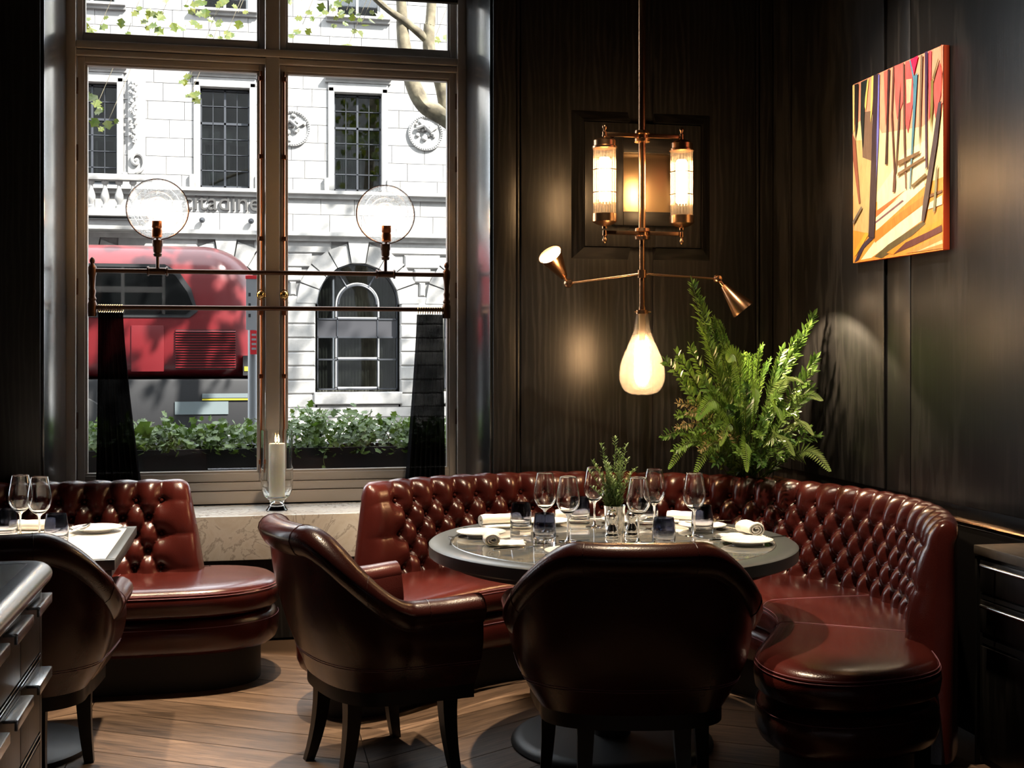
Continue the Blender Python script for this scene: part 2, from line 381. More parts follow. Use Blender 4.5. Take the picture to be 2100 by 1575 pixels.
struct(MB().box(-6.8, 2.95, -2.4, -2.2, 0, 4.1).build('wall_front', 'plaster_dark'))
struct(MB().box(-6.8, 2.95, -2.4, 6.98, 4.1, 4.3).build('ceiling', 'plaster_dark'))

# ------------------------------------------------------------------ window
win = bpy.data.objects.new('window_1', None); COL.objects.link(win); win.location = (.11, 6.85, .64); struct(win, 'tall painted timber window with two casements and a transom')
def wpart(name, mb, mt='paint_taupe', smooth=30):
    o = mb.build(name, mt, win, smooth); o.location = (-.11, -6.85, -.64); return o
T = MB()
wpart('jamb', MB().bbox(-.95, -.893, 6.79, 6.93, .64, 3.78, b=.006)); wpart('jamb', MB().bbox(1.118, 1.175, 6.79, 6.93, .64, 3.78, b=.006))
wpart('mullion', MB().bbox(.076, .150, 6.80, 6.93, .75, 3.78, b=.008))
wpart('transom', MB().bbox(-.893, 1.118, 6.79, 6.93, 3.035, 3.075, b=.008)); wpart('transom_bead', MB().bbox(-.893, 1.118, 6.805, 6.92, 3.0, 3.03, b=.006))
wpart('bottom_rail', MB().bbox(-.893, 1.118, 6.80, 6.93, .64, .705, b=.006)); wpart('bottom_rail', MB().bbox(-.893, 1.118, 6.815, 6.93, .708, .752, b=.006))
wpart('head', MB().bbox(-.893, 1.118, 6.80, 6.93, 3.70, 3.78, b=.006))
def sash(x0, x1, z0, z1, gx0, gx1, gz0, gz1):
    s = wpart('sash', MB().bbox(x0, gx0 - .012, 6.832, 6.90, z0, z1, b=.004).bbox(gx1 + .012, x1, 6.832, 6.90, z0, z1, b=.004)
              .bbox(gx0 - .012, gx1 + .012, 6.832, 6.90, z0, gz0 - .012, b=.004).bbox(gx0 - .012, gx1 + .012, 6.832, 6.90, gz1 + .012, z1, b=.004))
    bd = MB().bbox(gx0 - .014, gx0, 6.842, 6.885, gz0, gz1, b=.003).bbox(gx1, gx1 + .014, 6.842, 6.885, gz0, gz1, b=.003)
    bd.bbox(gx0 - .014, gx1 + .014, 6.842, 6.885, gz0 - .014, gz0, b=.003).bbox(gx0 - .014, gx1 + .014, 6.842, 6.885, gz1, gz1 + .014, b=.003)
    bd.build('glazing_bead', 'paint_taupe', s, 30); MB().box(gx0 - .004, gx1 + .004, 6.868, 6.872, gz0 - .004, gz1 + .004).build('pane', 'window_glass', s)
    return s
sL = sash(-.890, .074, .755, 2.998, -.84, .030, .812, 2.955)
sR = sash(.152, 1.115, .755, 2.998, .196, 1.066, .812, 2.955)
sash(-.890, .074, 3.078, 3.70, -.85, .030, 3.128, 3.65); sash(.152, 1.115, 3.078, 3.70, .196, 1.069, 3.128, 3.65)
for s, x in ((sL, .052), (sR, .174)):
    b = MB().tube([(x, 6.815, .80), (x, 6.815, 2.96)], .0055, 8)
    for z in (.86, 1.32, 1.66, 2.06, 2.5, 2.92): b.bbox(x - .012, x + .012, 6.802, 6.833, z - .012, z + .012, b=.002)
    b.build('window_bolt', 'copper', s, 40)
    k = MB().lathe([(.0, -.012), (.019, -.012), (.021, -.004), (.016, .004), (.006, .010), (0, .010)], 16, (x, 6.800, 1.757), (0, -1, 0)); k.tube([(x, 6.83, 1.757), (x, 6.80, 1.757)], .007)
    r = [(x + .021 * math.cos(a), 6.797, 1.757 + .027 * math.sin(a)) for a in [2 * PI * i / 20 for i in range(21)]]
    k.tube(r, .003, 6); k.build('knob', 'gold', s, 40)
for z in (1.05, 1.75, 2.45, 2.8):
    MB().tube([(-.892, 6.828, z), (-.892, 6.828, z + .085)], .007, 8).build('hinge', 'bronze', sL, True); MB().tube([(1.117, 6.828, z), (1.117, 6.828, z + .085)], .007, 8).build('hinge', 'bronze', sR, True)
w2 = bpy.data.objects.new('added_window', None); COL.objects.link(w2); w2.location = (-3.2, 6.85, .64); struct(w2, 'added unseen window along the same wall, for side daylight')  # extra opening added out of view to let cool daylight in from the side
f2 = MB()
for x0, x1 in ((-4.25, -4.17), (-3.24, -3.16), (-2.23, -2.15)): f2.bbox(x0, x1, 6.80, 6.92, .62, 3.78, b=.006)
for z0, z1 in ((.62, .80), (2.97, 3.12), (3.68, 3.78)): f2.bbox(-4.2, -2.2, 6.81, 6.91, z0, z1, b=.006)
f2.build('frame', 'paint_taupe', w2, 30).location = (3.2, -6.85, -.64)
MB().box(-4.2, -2.2, 6.868, 6.872, .78, 3.70).build('pane', 'window_glass', w2).location = (3.2, -6.85, -.64)
tag(MB().bbox(-.945, 1.170, 6.335, 6.80, .412, .634, b=.008).build('marble_sill', 'marble', None, 30), 'thick veined marble slab forming the sill below the window', 'window sill')
# blind tucked up at the top
tag(MB().bbox(.62, 1.11, 6.72, 6.775, 3.375, 3.69, b=.004).lathe([(0, 0), (.012, 0), (.012, .49), (0, .49)], 10, (.62, 6.745, 3.37), (1, 0, 0)).build('window_blind', 'black_wood', None, 30), 'dark rolled up blind at the top right of the window', 'blind')

# ------------------------------------------------------------------ curtain rail, disc lamps, curtains
YRl = 6.735; ZU, ZL = 1.872, 1.682
rail = thing('curtain_rail', 'dark bronze double rail across the lower window with turned end posts', 'curtain rail', (.12, YRl, 1.64))
def rp(name, mb, mt='bronze', sm_=40): o = mb.build(name, mt, rail, sm_); o.location = (-.12, -YRl, -1.64); return o
for z in (ZU, ZL): rp('rod', MB().tube([(-.80, YRl, z), (1.045, YRl, z)], .0122, 12))
for x in (-.803, 1.047):
    prof = [(0, 1.632), (.021, 1.634), (.023, 1.66), (.023, 1.70), (.017, 1.715), (.021, 1.725), (.014, 1.74), (.018, 1.765), (.013, 1.78), (.017, 1.84), (.021, 1.855), (.021, 1.89), (.012, 1.902), (.009, 1.908), (.014, 1.918), (.014, 1.928), (.007, 1.938), (0, 1.942)]
    p = rp('end_post', MB().lathe(prof, 14, (x, YRl, 0)))
    o = MB().tube([(x, YRl, 1.70), (x, 6.835, 1.70)], .008).build('wall_bracket', 'bronze', p, True)
for i, x in enumerate((-.478, .713)):
    lamp = thing('disc_lamp', 'round ripple glass lamp on the window rail ' + ('above the red bus' if i == 0 else 'above the arched window opposite'), 'lamp', (x, YRl, ZU + .012), 0, 'disc lamps on the window rail')
    MB().lathe([(0, -.052), (.024, -.052), (.026, -.045), (.019, -.04), (.019, .04), (.026, .045), (.024, .052), (0, .052)], 16, (0, 0, -.012), (1, 0, 0)).build('clamp', 'bronze', lamp, 40)
    MB().lathe([(.009, 0), (.009, .062), (.020, .066), (.023, .078), (.019, .084), (.023, .094), (.023, .115), (.026, .12), (.028, .15), (.012, .158), (0, .158)], 16).build('stem', 'bronze', lamp, 40)
    zc = .312
    MB().lathe([(.020, .158), (.0265, .163), (.0265, .200), (.024, .203), (.024, .210), (.026, .213), (.026, .245), (0, .245)], 20, (0, -.045, 0)).tube([(0, 0, .15), (0, -.03, .158), (0, -.045, .162)], .007).build('socket', 'copper', lamp, 40)
    bulb = MB().lathe([(.016, .246), (.019, .255), (.029, .29), (.032, .315), (.029, .34), (.016, .360), (0, .365)], 16, (0, -.045, 0)).build('bulb', 'lamp_glass', lamp, True)
    fm = MB()
    for k in range(6):
        a = 2 * PI * k / 6; fm.tube([(.008 * math.cos(a), -.045 + .008 * math.sin(a), .255), (.017 * math.cos(a), -.045 + .017 * math.sin(a), .300), (.009 * math.cos(a), -.045 + .009 * math.sin(a), .345)], .0036, 6)
    fm.build('filament', 'filament_glow', bulb)
    d = [(.0, .010)]
    for j in range(1, 49):
        r_ = .156 * j / 48; d.append((r_, .010 + .004 * max(0, math.cos(r_ * 2 * PI / .031)) ** 3 * (1 if r_ > .02 else 0)))
    d += [(.156, -.006), (0, -.006)]
    MB().lathe(d, 56, (0, 0, zc), (0, -1, 0)).build('glass_disc', 'ripple_glass', lamp, 40)
    for q in (.034, .062, .090, .122): MB().tube([(q * math.cos(a), -.013, zc + q * math.sin(a)) for a in [2 * PI * k / 48 for k in range(49)]], .0022, 6).build('glass_ridge', 'wine_glass', lamp, True)
    MB().tube([(.157 * math.cos(a), 0, zc + .157 * math.sin(a)) for a in [2 * PI * k / 56 for k in range(57)]], .0042, 6).build('rim', 'bronze', lamp, True)
def curtain(label, xt0, xt1, xb0, xb1, zt, zb, nf, ph):
    c = thing('curtain', label, 'curtain', ((xt0 + xt1) / 2, YRl, zt), 0, 'sheer curtains on the window rail')
    rows, cols = 40, nf * 10
    rs = []
    for j in range(rows + 1):
        t = j / rows; z = zt + (zb - zt) * t; row = []
        for i in range(cols + 1):
            u = i / cols; e = t ** 1.3
            x = (xt0 + (xb0 - xt0) * e) * (1 - u) + (xt1 + (xb1 - xt1) * e) * u
            am = .016 + .018 * t
            y = YRl + am * math.sin(2 * PI * nf * u + ph + .7 * math.sin(5 * u + 2 * t)) + .008 * math.sin(9 * u + 3 * t)
            row.append((x - (xt0 + xt1) / 2, y - YRl, z - zt))
        rs.append(row)
    MB().rings(rs, False, False).build('cloth', 'sheer_black', c, 'all')
    for k in range(11):
        x = xt0 + (xt1 - xt0) * (k + .5) / 11
        MB().tube([(x - (xt0 + xt1) / 2 + .004 * math.cos(a), .0165 * math.cos(a), ZL - .006 - zt + .0205 * math.sin(a)) for a in [2 * PI * q / 14 for q in range(15)]], .0016, 5).build('curtain_ring', 'gold', c, True)
    return c
curtain('sheer black curtain gathered at the left end of the rail', -.775, -.650, -.79, -.545, 1.655, .66, 7, 0)
curtain('sheer black curtain gathered at the right end of the rail', .885, 1.030, .815, 1.045, 1.655, .66, 8, 1)

# ------------------------------------------------------------------ candle on the sill
hc = (.130, 6.50)
prof = [(0, .634), (.052, .634), (.056, .640), (.045, .655), (.034, .672), (.040, .690), (.068, .715), (.080, .745), (.082, .80), (.080, 1.05)]
inn = [(.0765, 1.05), (.0785, .80), (.076, .75), (.064, .722), (.036, .700), (0, .695)]
hz = tag(MB().lathe(prof + inn, 40, (hc[0], hc[1], 0)).build('hurricane_vase', 'hurricane_glass', None, 50), 'tall clear glass hurricane vase on the marble sill', 'vase')
cd = thing('pillar_candle', 'cream pillar candle burning inside the hurricane vase', 'candle', (hc[0], hc[1], .697))
MB().lathe([(0, 0), (.040, 0), (.041, .004), (.041, .278), (.039, .284), (.030, .279), (0, .276)], 28).build('wax', 'candle_wax', cd, 40)
for dx in (-.006, .008):
    MB().tube([(dx, 0, .275), (dx + .001, 0, .292)], .0012, 6).build('wick', 'wick', cd)
    MB().lathe([(0, 0), (.0045, .006), (.0055, .012), (.0035, .024), (.0012, .036), (0, .042)], 10, (dx, 0, .288)).build('flame', 'flame_glow', cd, True)

# ------------------------------------------------------------------ outdoors
struct(MB().box(-60, 60, 6.99, 80, -.4, -.15).build('street', 'asphalt')); struct(MB().box(-60, 60, 22.6, 26.2, -.15, -.04).build('pavement', 'paving'))
struct(MB().box(-60, 60, 6.985, 9.2, -.15, -.06).build('pavement', 'paving'))
struct(MB().box(-1.3, 1.5, 6.985, 7.45, -.06, .55).build('outer_sill', 'limestone'))
tr_ = thing('window_box', 'long black trough planted with ivy outside the window', 'planter', (.1, 7.2, .55))
for a in ((-1.06, 1.10, -.16, -.145, .0, .365), (-1.06, 1.10, .145, .16, 0, .365), (-1.06, -1.045, -.145, .145, 0, .365), (1.085, 1.10, -.145, .145, 0, .365)): MB().bbox(*a, b=.003).build('trough_side', 'black_metal', tr_, 30)
MB().box(-1.045, 1.085, -.145, .145, 0, .30).build('soil', 'soil', tr_)
def leafquad(mb, p, d, up, ln, w, lobed=False):
    d = Vector(d).normalized(); s_ = d.cross(Vector(up)).normalized(); n = s_.cross(d)
    p = Vector(p)
    if lobed:
        pts = [(0, 0), (.28, .52), (.5, .30), (.62, .60), (.74, .28), (1, 0)]
    else:
        pts = [(0, 0), (.30, .42), (.62, .40), (1, 0)]
    L_ = [p + d * (a * ln) + s_ * (b * w) + n * (.10 * ln * b) for a, b in pts]; R_ = [p + d * (a * ln) - s_ * (b * w) + n * (.10 * ln * b) for a, b in pts[1:-1]]
    k = len(pts); mid = list(range(k)); o = L_ + R_
    fs = []
    # left half and right half share the midrib points 0 and k-1
    fs.append(tuple(range(k))); fs.append((0, k - 1) + tuple(range(k + len(R_) - 1, k - 1, -1)))
    mb.add(o, fs)
rnd = random.Random(3)
ivl = [thing('ivy', 'low ivy with a large pale leaf in the window box left of the candle', 'ivy', (-.45, 7.2, .85)), thing('ivy', 'taller bushy ivy in the window box right of the candle', 'ivy', (.62, 7.2, .85))]
for c in range(8):
    x0 = -.84 + c * .265; iv = ivl[0 if x0 < .05 else 1]; ox = x0 - iv.location.x
    mb = MB(); st = MB()
    tall = [.17, .19, .17, .17, .25, .25, .20, .18][c]
    for k in range(330):
        x = rnd.uniform(-.16, .16); y = rnd.uniform(-.17, .15)
        top = tall * (1 - .5 * abs(y) / .17) * rnd.uniform(.6, 1.1); z = .05 + rnd.random() ** .6 * top
        if y < -.13: z = rnd.uniform(.03, .12)
        s_ = rnd.uniform(.026, .054)
        leafquad(mb, (ox + x, y, z), (rnd.uniform(-1, 1), rnd.uniform(-1, .3), rnd.uniform(-.5, .9)), (rnd.uniform(-.5, .5), -.6, .9), s_, s_ * .9, True)
    if c == 1: leafquad(mb, (ox - .02, -.12, .22), (.5, -.2, -.9), (-.3, -1, .2), .11, .10, True); leafquad(mb, (ox - .12, -.10, .20), (-.4, -.2, -.9), (-.3, -1, .2), .09, .09, True)
    for k in range(9):
        x = ox + rnd.uniform(-.14, .14); y = rnd.uniform(-.1, .08)
        st.tube(catmull([(x, y, -.0), (x + rnd.uniform(-.04, .04), y, tall * .6), (x + rnd.uniform(-.12, .12), y - .03, tall * rnd.uniform(.8, 1.15))], 4), .0022, 4)
    if c in (1, 5):
        pts = catmull([(ox, -.10, .08), (ox - .05, -.17, .09), (ox - .09, -.185, .0), (ox - .06, -.19, -.08)], 5); st.tube(pts, .002, 4)
        for p in pts[::3]: leafquad(mb, p, (rnd.uniform(-1, 1), -.5, -.3), (0, -1, .3), .026, .022, True)
    mb.build('foliage', 'ivy_leaf', iv)['kind'] = 'stuff'; st.build('stems', 'stem_green', iv)['kind'] = 'stuff'
struct(MB().box(-40, 40, 6.2, 6.985, 4.32, 14).box(-40, -6.85, 6.2, 6.985, -.15, 4.32).box(3.0, 40, 6.2, 6.985, -.15, 4.32).build('wall_outer', 'limestone'))
# building across the street
FY = 26.0
bd = thing('building', 'pale stone classical building across the street with arched ground floor windows', 'building', (0, FY, -.1))
def bp(name, mb, mt, parent=None, smooth=False):
    o = mb.build(name, mt, parent or bd, smooth)
    o.location = (0, -FY, .1) if not parent else (0, 0, 0); return o
bp('backing_wall', MB().box(-9, -3.7, FY + .55, FY + .8, -.1, 12).box(-9, 9, FY + .55, FY + .8, -.1, 12), 'room_dark')
blk = {}
def block(x0, x1, z0, z1, y=0.0, dep=.30, b=.012):
    key = (round(x1 - x0, 3), round(z1 - z0, 3), b)
    if key not in blk:
        w, h = key[0] / 2 - .003, key[1] / 2 - .003
        mb = MB(); rs = [[(sx * w, 0 + dep, sz * h) for sx, sz in ((-1, -1), (1, -1), (1, 1), (-1, 1))], [(sx * w, b, sz * h) for sx, sz in ((-1, -1), (1, -1), (1, 1), (-1, 1))],
              [(sx * (w - b), 0, sz * (h - b)) for sx, sz in ((-1, -1), (1, -1), (1, 1), (-1, 1))]]
        mb.rings(rs); blk[key] = mb.mesh('stone_block', 'limestone')
    return link('stone_block', blk[key], bd, ((x0 + x1) / 2, y, (z0 + z1) / 2 + .1))
WC = [-3.12, -.523, 2.178, 4.86]
AC = [-3.17, -.50, 2.183, 4.86]
# upper storeys: ashlar
holes = []
for cx in WC: holes += [(cx - .615, cx + .615, 4.78, 6.9), (cx - .595, cx + .595, 8.34, 11)]
holes += []
nb = 0; z = 3.92; row = 0
while z < 10.6:
    h = .37; x = -4.2 + (row % 2) * .36
    while x < 5.4:
        w = .72 + .001 * ((row * 7 + int(x * 10)) % 5 - 2) * 30
        segs = [(x, x + w)]
        for a, b_, c, d in holes:
            if z + h > c + .05 and z < d - .05:
                ns = []
                for p, q in segs:
                    if q <= a or p >= b_: ns.append((p, q)); continue
                    if p < a: ns.append((p, a))
                    if q > b_: ns.append((b_, q))
                segs = ns
        for p, q in segs:
            if q - p > .06: block(round(p, 2), round(q, 2), z, z + h, b=.006); nb += 1
        x += w
    z += h; row += 1
bp('upper_infill', MB().box(-9, 9, FY + .30, FY + .54, 3.9, 4.78).box(-9, 9, FY + .30, FY + .54, 7.06, 8.3), 'limestone')
# ground storey: rusticated piers, voussoirs
course = .29
for i, cx in enumerate(AC):
    l = AC[i - 1] + .85 if i else cx - 1.85
    r = cx - .85
    k = 0; zz = .0
    while zz < 2.4: block(l + .03, r - .03, zz, zz + course, y=-.03, b=.028); zz += course
    zz = 2.32 + .005
    while zz < 3.6:
        hgt = zz + course / 2 - 2.45
        dx = math.sqrt(max(0, 1.30 ** 2 - max(0, hgt) ** 2))
        a0 = (AC[i - 1] + dx) if i else l; b0 = cx - dx
        if b0 - a0 > .08: block(round(a0 + .01, 2), round(b0 - .01, 2), zz, zz + course, y=-.03, b=.028)
        zz += course
    for q in range(9):
        a0, a1 = PI * q / 9 + .012, PI * (q + 1) / 9 - .012; r1 = 1.27 if q != 4 else 1.40
        pts = [(cx + .86 * math.cos(a0), 0, 2.55 + .86 * math.sin(a0)), (cx + r1 * math.cos(a0), 0, 2.55 + r1 * math.sin(a0)), (cx + r1 * math.cos(a1), 0, 2.55 + r1 * math.sin(a1)), (cx + .86 * math.cos(a1), 0, 2.55 + .86 * math.sin(a1))]
        MB().prism([(p[0], -.04 if q != 4 else -.09, p[2]) for p in pts], (0, .35, 0)).build('voussoir', 'limestone', bd)
    sp = MB(); inn_, out_ = [], []
    for t in range(25):
        a = PI * t / 24; ca_, sa_ = math.cos(a), math.sin(a); k_ = min(1.345 / max(1e-6, abs(ca_)), 1.38 / max(1e-6, sa_))
        inn_.append((cx + .865 * ca_, 2.55 + .865 * sa_)); out_.append((cx + k_ * ca_, 2.55 + k_ * sa_))
    for t in range(24): sp.prism([(inn_[t][0], .03, inn_[t][1]), (out_[t][0], .03, out_[t][1]), (out_[t + 1][0], .03, out_[t + 1][1]), (inn_[t + 1][0], .03, inn_[t + 1][1])], (0, .2, 0))
    sp.build('arch_surround', 'limestone', bd)
    block(cx - .92, cx + .92, .36, .62, y=-.08, b=.02); block(cx - .85, cx + .85, .0, .35, y=.0, b=.01)
    # arched window
    w = bp('arched_window', MB(), 'iron_grey'); fm = MB(); y0, y1 = .16, .22
    arc = lambda r_, n=24: [(cx + r_ * math.cos(PI * t / n), 2.55 + r_ * math.sin(PI * t / n)) for t in range(n + 1)]
    def bar(x0, x1, z0, z1): fm.box(x0, x1, y0, y1, z0, z1)
    for x in (cx - .835, cx + .815, cx - .43, cx + .41): bar(x, x + .022, .76, 2.55)
    for zq in (.76, 1.38, 1.845, 2.225): bar(cx - .83, cx + .83, zq, zq + .03)
    for rr in (.845, .40): fm.tube([(x, (y0 + y1) / 2, zz_) for x, zz_ in arc(rr)], .022, 6)
    for a in (R(58), R(122)): fm.tube([(cx + .41 * math.cos(a), y0 + .03, 2.55 + .41 * math.sin(a)), (cx + .84 * math.cos(a), y0 + .03, 2.55 + .84 * math.sin(a))], .02, 6)
    me = fm.mesh('arched_window', 'iron_grey'); w.data = me; w.location = (0, 0, 0)
    wf = MB()
    for zq, ze in ((.80, 1.36), (1.42, 1.84), (2.26, 2.55)):
        for x in (cx - .455, cx + .425): wf.box(x, x + .03, y0 + .01, y1 + .02, zq, ze)
        wf.box(cx - .455, cx + .455, y0 + .01, y1 + .02, zq - .015, zq + .02)
    wf.tube([(x, y0 + .04, zz_) for x, zz_ in arc(.44)], .018, 6)
    wf.build('casement', 'white_paint', w)
    MB().box(cx - .83, cx + .83, y0 + .02, y1, 1.872, 2.225).build('spandrel_panel', 'panel_charcoal', w)
    MB().prism([(cx + .84 * math.cos(PI * t / 24), y1 + .02, 2.55 + .84 * math.sin(PI * t / 24)) for t in range(25)], (0, .01, 0)).build('pane', 'dark_glass', w)
    MB().box(cx - .83, cx + .83, y1 + .02, y1 + .03, .76, 1.87).box(cx - .83, cx + .83, y1 + .02, y1 + .03, 2.2, 2.55).build('pane', 'dark_glass', w)
    rs = [[(cx - .83 + 1.66 * u / 80, y1 + .13 + .025 * math.sin(u * 1.9), zq) for u in range(81)] for zq in (.72, 3.3)]
    MB().rings(rs, False, False).build('drape', 'curtain_beige', w, 'all')
bp('ground_infill', MB().box(-9, 9, FY + .26, FY + .30, 3.35, 3.95), 'limestone')
def ledge(z0, z1, prj, x0=-9, x1=9, name='string_course'):
    pts = [(x0, FY + .2, z0), (x0, FY - prj * .45, z0), (x0, FY - prj * .55, (z0 + z1) / 2), (x0, FY - prj, (z0 + z1) / 2 + .01), (x0, FY - prj, z1), (x0, FY + .2, z1)]
    return bp(name, MB().prism(pts, (x1 - x0, 0, 0)), 'limestone')
ledge(3.74, 3.92, .20); ledge(4.62, 4.78, .16); ledge(-.1, .30, .05)
for i, cx in enumerate(WC):
    z0, z1 = (4.82, 6.81)
    for xa, xb in ((cx - .62, cx - .49), (cx + .49, cx + .62)):
        bp('architrave', MB().bbox(xa, xb, FY - .05, FY + .3, 4.78, 6.95, b=.02), 'limestone', None, 30)
    bp('architrave', MB().bbox(cx - .62, cx + .62, FY - .05, FY + .3, 6.84, 7.04, b=.02), 'limestone', None, 30); ledge(7.04, 7.16, .16, cx - .68, cx + .68, 'hood')
    for xx in (cx - .70, cx + .60): bp('scroll_foot', MB().bbox(xx, xx + .10, FY - .09, FY + .1, 4.78, 5.05, b=.02), 'limestone', None, 30)
    w = bp('sash_window', MB(), 'iron_grey'); fm = MB(); y0 = .14
    for xx, ww in ((cx - .49, .03), (cx - .245, .012), (cx - .02, .04), (cx + .235, .012), (cx + .46, .03)): fm.box(xx, xx + ww, y0, y0 + .05, z0, z1)
    for zq, hw in ((z0, .03), (z0 + .33, .02), (z0 + .66, .014), (z0 + .98, .014), (z0 + 1.28, .045), (z0 + 1.65, .014), (z1 - .03, .03)): fm.box(cx - .49, cx + .49, y0, y0 + .05, zq, zq + hw)
    w.data = fm.mesh('sash_window', 'iron_grey'); w.location = (0, 0, .1)
    MB().box(cx - .48, cx + .48, y0 + .05, y0 + .06, z0, z1).build('pane', 'dark_glass', w)
    wf = MB()
    for a, b_ in ((cx - .44, cx - .06), (cx + .06, cx + .44)):
        wf.box(a, a + .035, y0 + .09, y0 + .13, z0 + .03, z0 + .92).box(b_ - .035, b_, y0 + .09, y0 + .13, z0 + .03, z0 + .92).box(a, b_, y0 + .09, y0 + .13, z0 + .03, z0 + .07).box(a, b_, y0 + .09, y0 + .13, z0 + .88, z0 + .92)
    wf.box(cx - .46, cx + .46, y0 + .10, y0 + .12, z0 + .93, z0 + 1.22); wf.build('inner_casement', 'white_paint', w)
    rs = [[(cx - .46 + .5 * u / 40, y0 + .2 + .02 * math.sin(u * 1.7), zq) for u in range(41)] for zq in (z0, z0 + 1.2)]
    MB().rings(rs, False, False).build('drape', 'curtain_green', w, 'all')
    # window of the storey above
    bp('architrave', MB().box(cx - .60, cx - .46, FY - .04, FY + .3, 8.42, 10.6).box(cx + .46, cx + .60, FY - .04, FY + .3, 8.42, 10.6), 'limestone'); ledge(8.30, 8.42, .16, cx - .66, cx + .66, 'window_ledge')
    w = bp('sash_window', MB(), 'white_paint'); fm = MB()
    for xx in (cx - .46, cx - .03, cx + .42): fm.box(xx, xx + .05, .12, .18, 8.42, 10.6)
    for zq in (8.42, 8.95, 9.6): fm.box(cx - .46, cx + .46, .12, .18, zq, zq + .04)
    w.data = fm.mesh('sash_window', 'white_paint'); w.location = (0, 0, .1); MB().box(cx - .46, cx + .46, .18, .19, 8.42, 10.6).build('pane', 'dark_glass', w)
# carved roundels
for cx in (.836, 3.60):
    rd = MB().lathe([(0, -.02), (.30, -.02), (.31, -.05), (.37, -.06), (.375, -.02), (.375, .02)], 40, (cx, FY, 6.06), (0, 1, 0))
    o = bp('roundel', rd, 'limestone_carved', None, 40); cv = MB(); rr = random.Random(int(cx * 10))
    for k in range(44): a = 2 * PI * k / 44; cv.lathe([(0, -.022), (.012, -.014), (.017, 0), (.012, .014), (0, .022)], 6, (cx + .342 * math.cos(a), FY - .06, 6.06 + .342 * math.sin(a)), (math.cos(a + .8), 0, math.sin(a + .8)))
    for k in range(16):
        a = rr.uniform(0, 2 * PI); q = rr.uniform(.05, .26); s_ = rr.uniform(.035, .07)
        cv.lathe([(0, -s_), (s_ * .7, -s_ * .7), (s_, 0), (s_ * .6, s_ * .8), (0, s_)], 7, (cx + q * math.cos(a), FY - .04, 6.06 + q * math.sin(a)), (rr.uniform(-1, 1), -.3, rr.uniform(-1, 1)))
    cv.tube([(cx - .2, FY - .08, 6.15), (cx - .05, FY - .12, 6.2), (cx + .08, FY - .12, 6.08), (cx + .2, FY - .08, 6.18)], .04, 6); cv.build('carving', 'limestone_carved', o, True)
# scroll bracket with hanging garland
sp = [(-2.25 + (.20 - .028 * k / 4) * math.cos(-PI / 2 + k * .42) * (1 - k / 32), FY - .10, 5.28 + (.24 - .03 * k / 4) * math.sin(-PI / 2 + k * .42) * (1 - k / 32)) for k in range(30)]
o = bp('scroll_bracket', MB().tube(sp, .035, 6).bbox(-2.42, -2.08, FY - .06, FY + .1, 5.02, 6.95, b=.03), 'limestone_carved', None, 40)
gl = MB(); rr = random.Random(5)
for k in range(34): gl.lathe([(0, -.05), (.045, 0), (0, .05)], 6, (-2.31 + rr.uniform(-.06, .06), FY - .10 - rr.random() * .05, 5.65 + k * .037), (rr.uniform(-1, 1), -.4, rr.uniform(-1, 1)))
gl.build('garland', 'limestone_carved', o, True)
# balustrade
bp('balustrade_rail', MB().bbox(-4.6, -1.9, FY - .75, FY - .50, 4.80, 4.92, b=.02), 'limestone', None, 30); bp('balustrade_plinth', MB().bbox(-4.6, -1.9, FY - .75, FY - .2, 4.10, 4.25, b=.02).bbox(-4.6, -1.9, FY - .6, FY, 3.85, 4.05, b=.03), 'limestone', None, 30)
bprof = [(.07, 0), (.07, .05), (.035, .08), (.04, .12), (.085, .20), (.08, .27), (.04, .40), (.035, .46), (.07, .50), (.07, .55)]
bme = MB().lathe(bprof, 12).mesh('baluster', 'limestone_carved', 40)
for k in range(8): link('baluster', bme, bd, (-4.1 + k * .262, -.62, 4.35))
# lettering
tc = bpy.data.curves.new('lettering', 'FONT'); tc.body = 'citadines'; tc.size = .42; tc.extrude = .02
to = bpy.data.objects.new('tmp', tc); COL.objects.link(to); dg = bpy.context.evaluated_depsgraph_get(); dg.update()
tm = bpy.data.meshes.new_from_object(to.evaluated_get(dg)); bpy.data.objects.remove(to)
wd = max(v.co.x for v in tm.vertices); k = 1.74 / wd
tm.transform(Matrix.Scale(k, 4)); tm.materials.clear(); tm.materials.append(MATS['sign_grey'])
lt = link('lettering', tm, bd, (-1.37, -.024, 4.34 + .1), (PI / 2, 0, 0)); lt['label'] = 'grey sign letters on the facade'
for x in (-.97, .0): MB().lathe([(0, -.06), (.05, -.04), (.06, 0), (.05, .03), (.02, .06), (0, .06)], 14, (x, -.10, 4.12 + .1), (0, -1, .2)).tube([(x, .05, 4.22), (x, -.1, 4.22)], .02).build('facade_lamp', 'iron_grey', bd, True)

# bus
S = 1.25
bus = thing('bus', 'red single deck bus with rounded rear and side louvres passing outside', 'bus', (0, 20.0, -.15))
def bl(name, mb, mt, parent=None, smooth=30): o = mb.build(name, mt, parent or bus, smooth); return o
def bxz(x, z): return x * S, 1.45 + (z - 1.45) * S + .15
rs = []
for i in range(33):
    if i <= 14: x = -9 + 8.2 * i / 14; t = 0
    else: t = (i - 14) / 18; x = -.8 + .99 * math.sin(t * PI / 2)
    sc_ = math.cos(t * PI / 2) ** .72 if t < 1 else .02
    zt = 1.15 + (3.30 - 1.15) * (.30 + .70 * sc_ ** .8); hw = 1.2 * (.35 + .65 * sc_); zb = 1.18
    ring = []
    for k in range(28):
        a = 2 * PI * k / 28; cy, cz = math.cos(a), math.sin(a); e = .34
        yy = 1.2 + hw * math.copysign(abs(cy) ** e, cy); zz = (zt + zb) / 2 + (zt - zb) / 2 * math.copysign(abs(cz) ** (e if cz < 0 else .5), cz)
        ring.append((x, yy, zz))
    rs.append(ring)
bl('body', MB().rings(rs), 'bus_red', None, 'all')
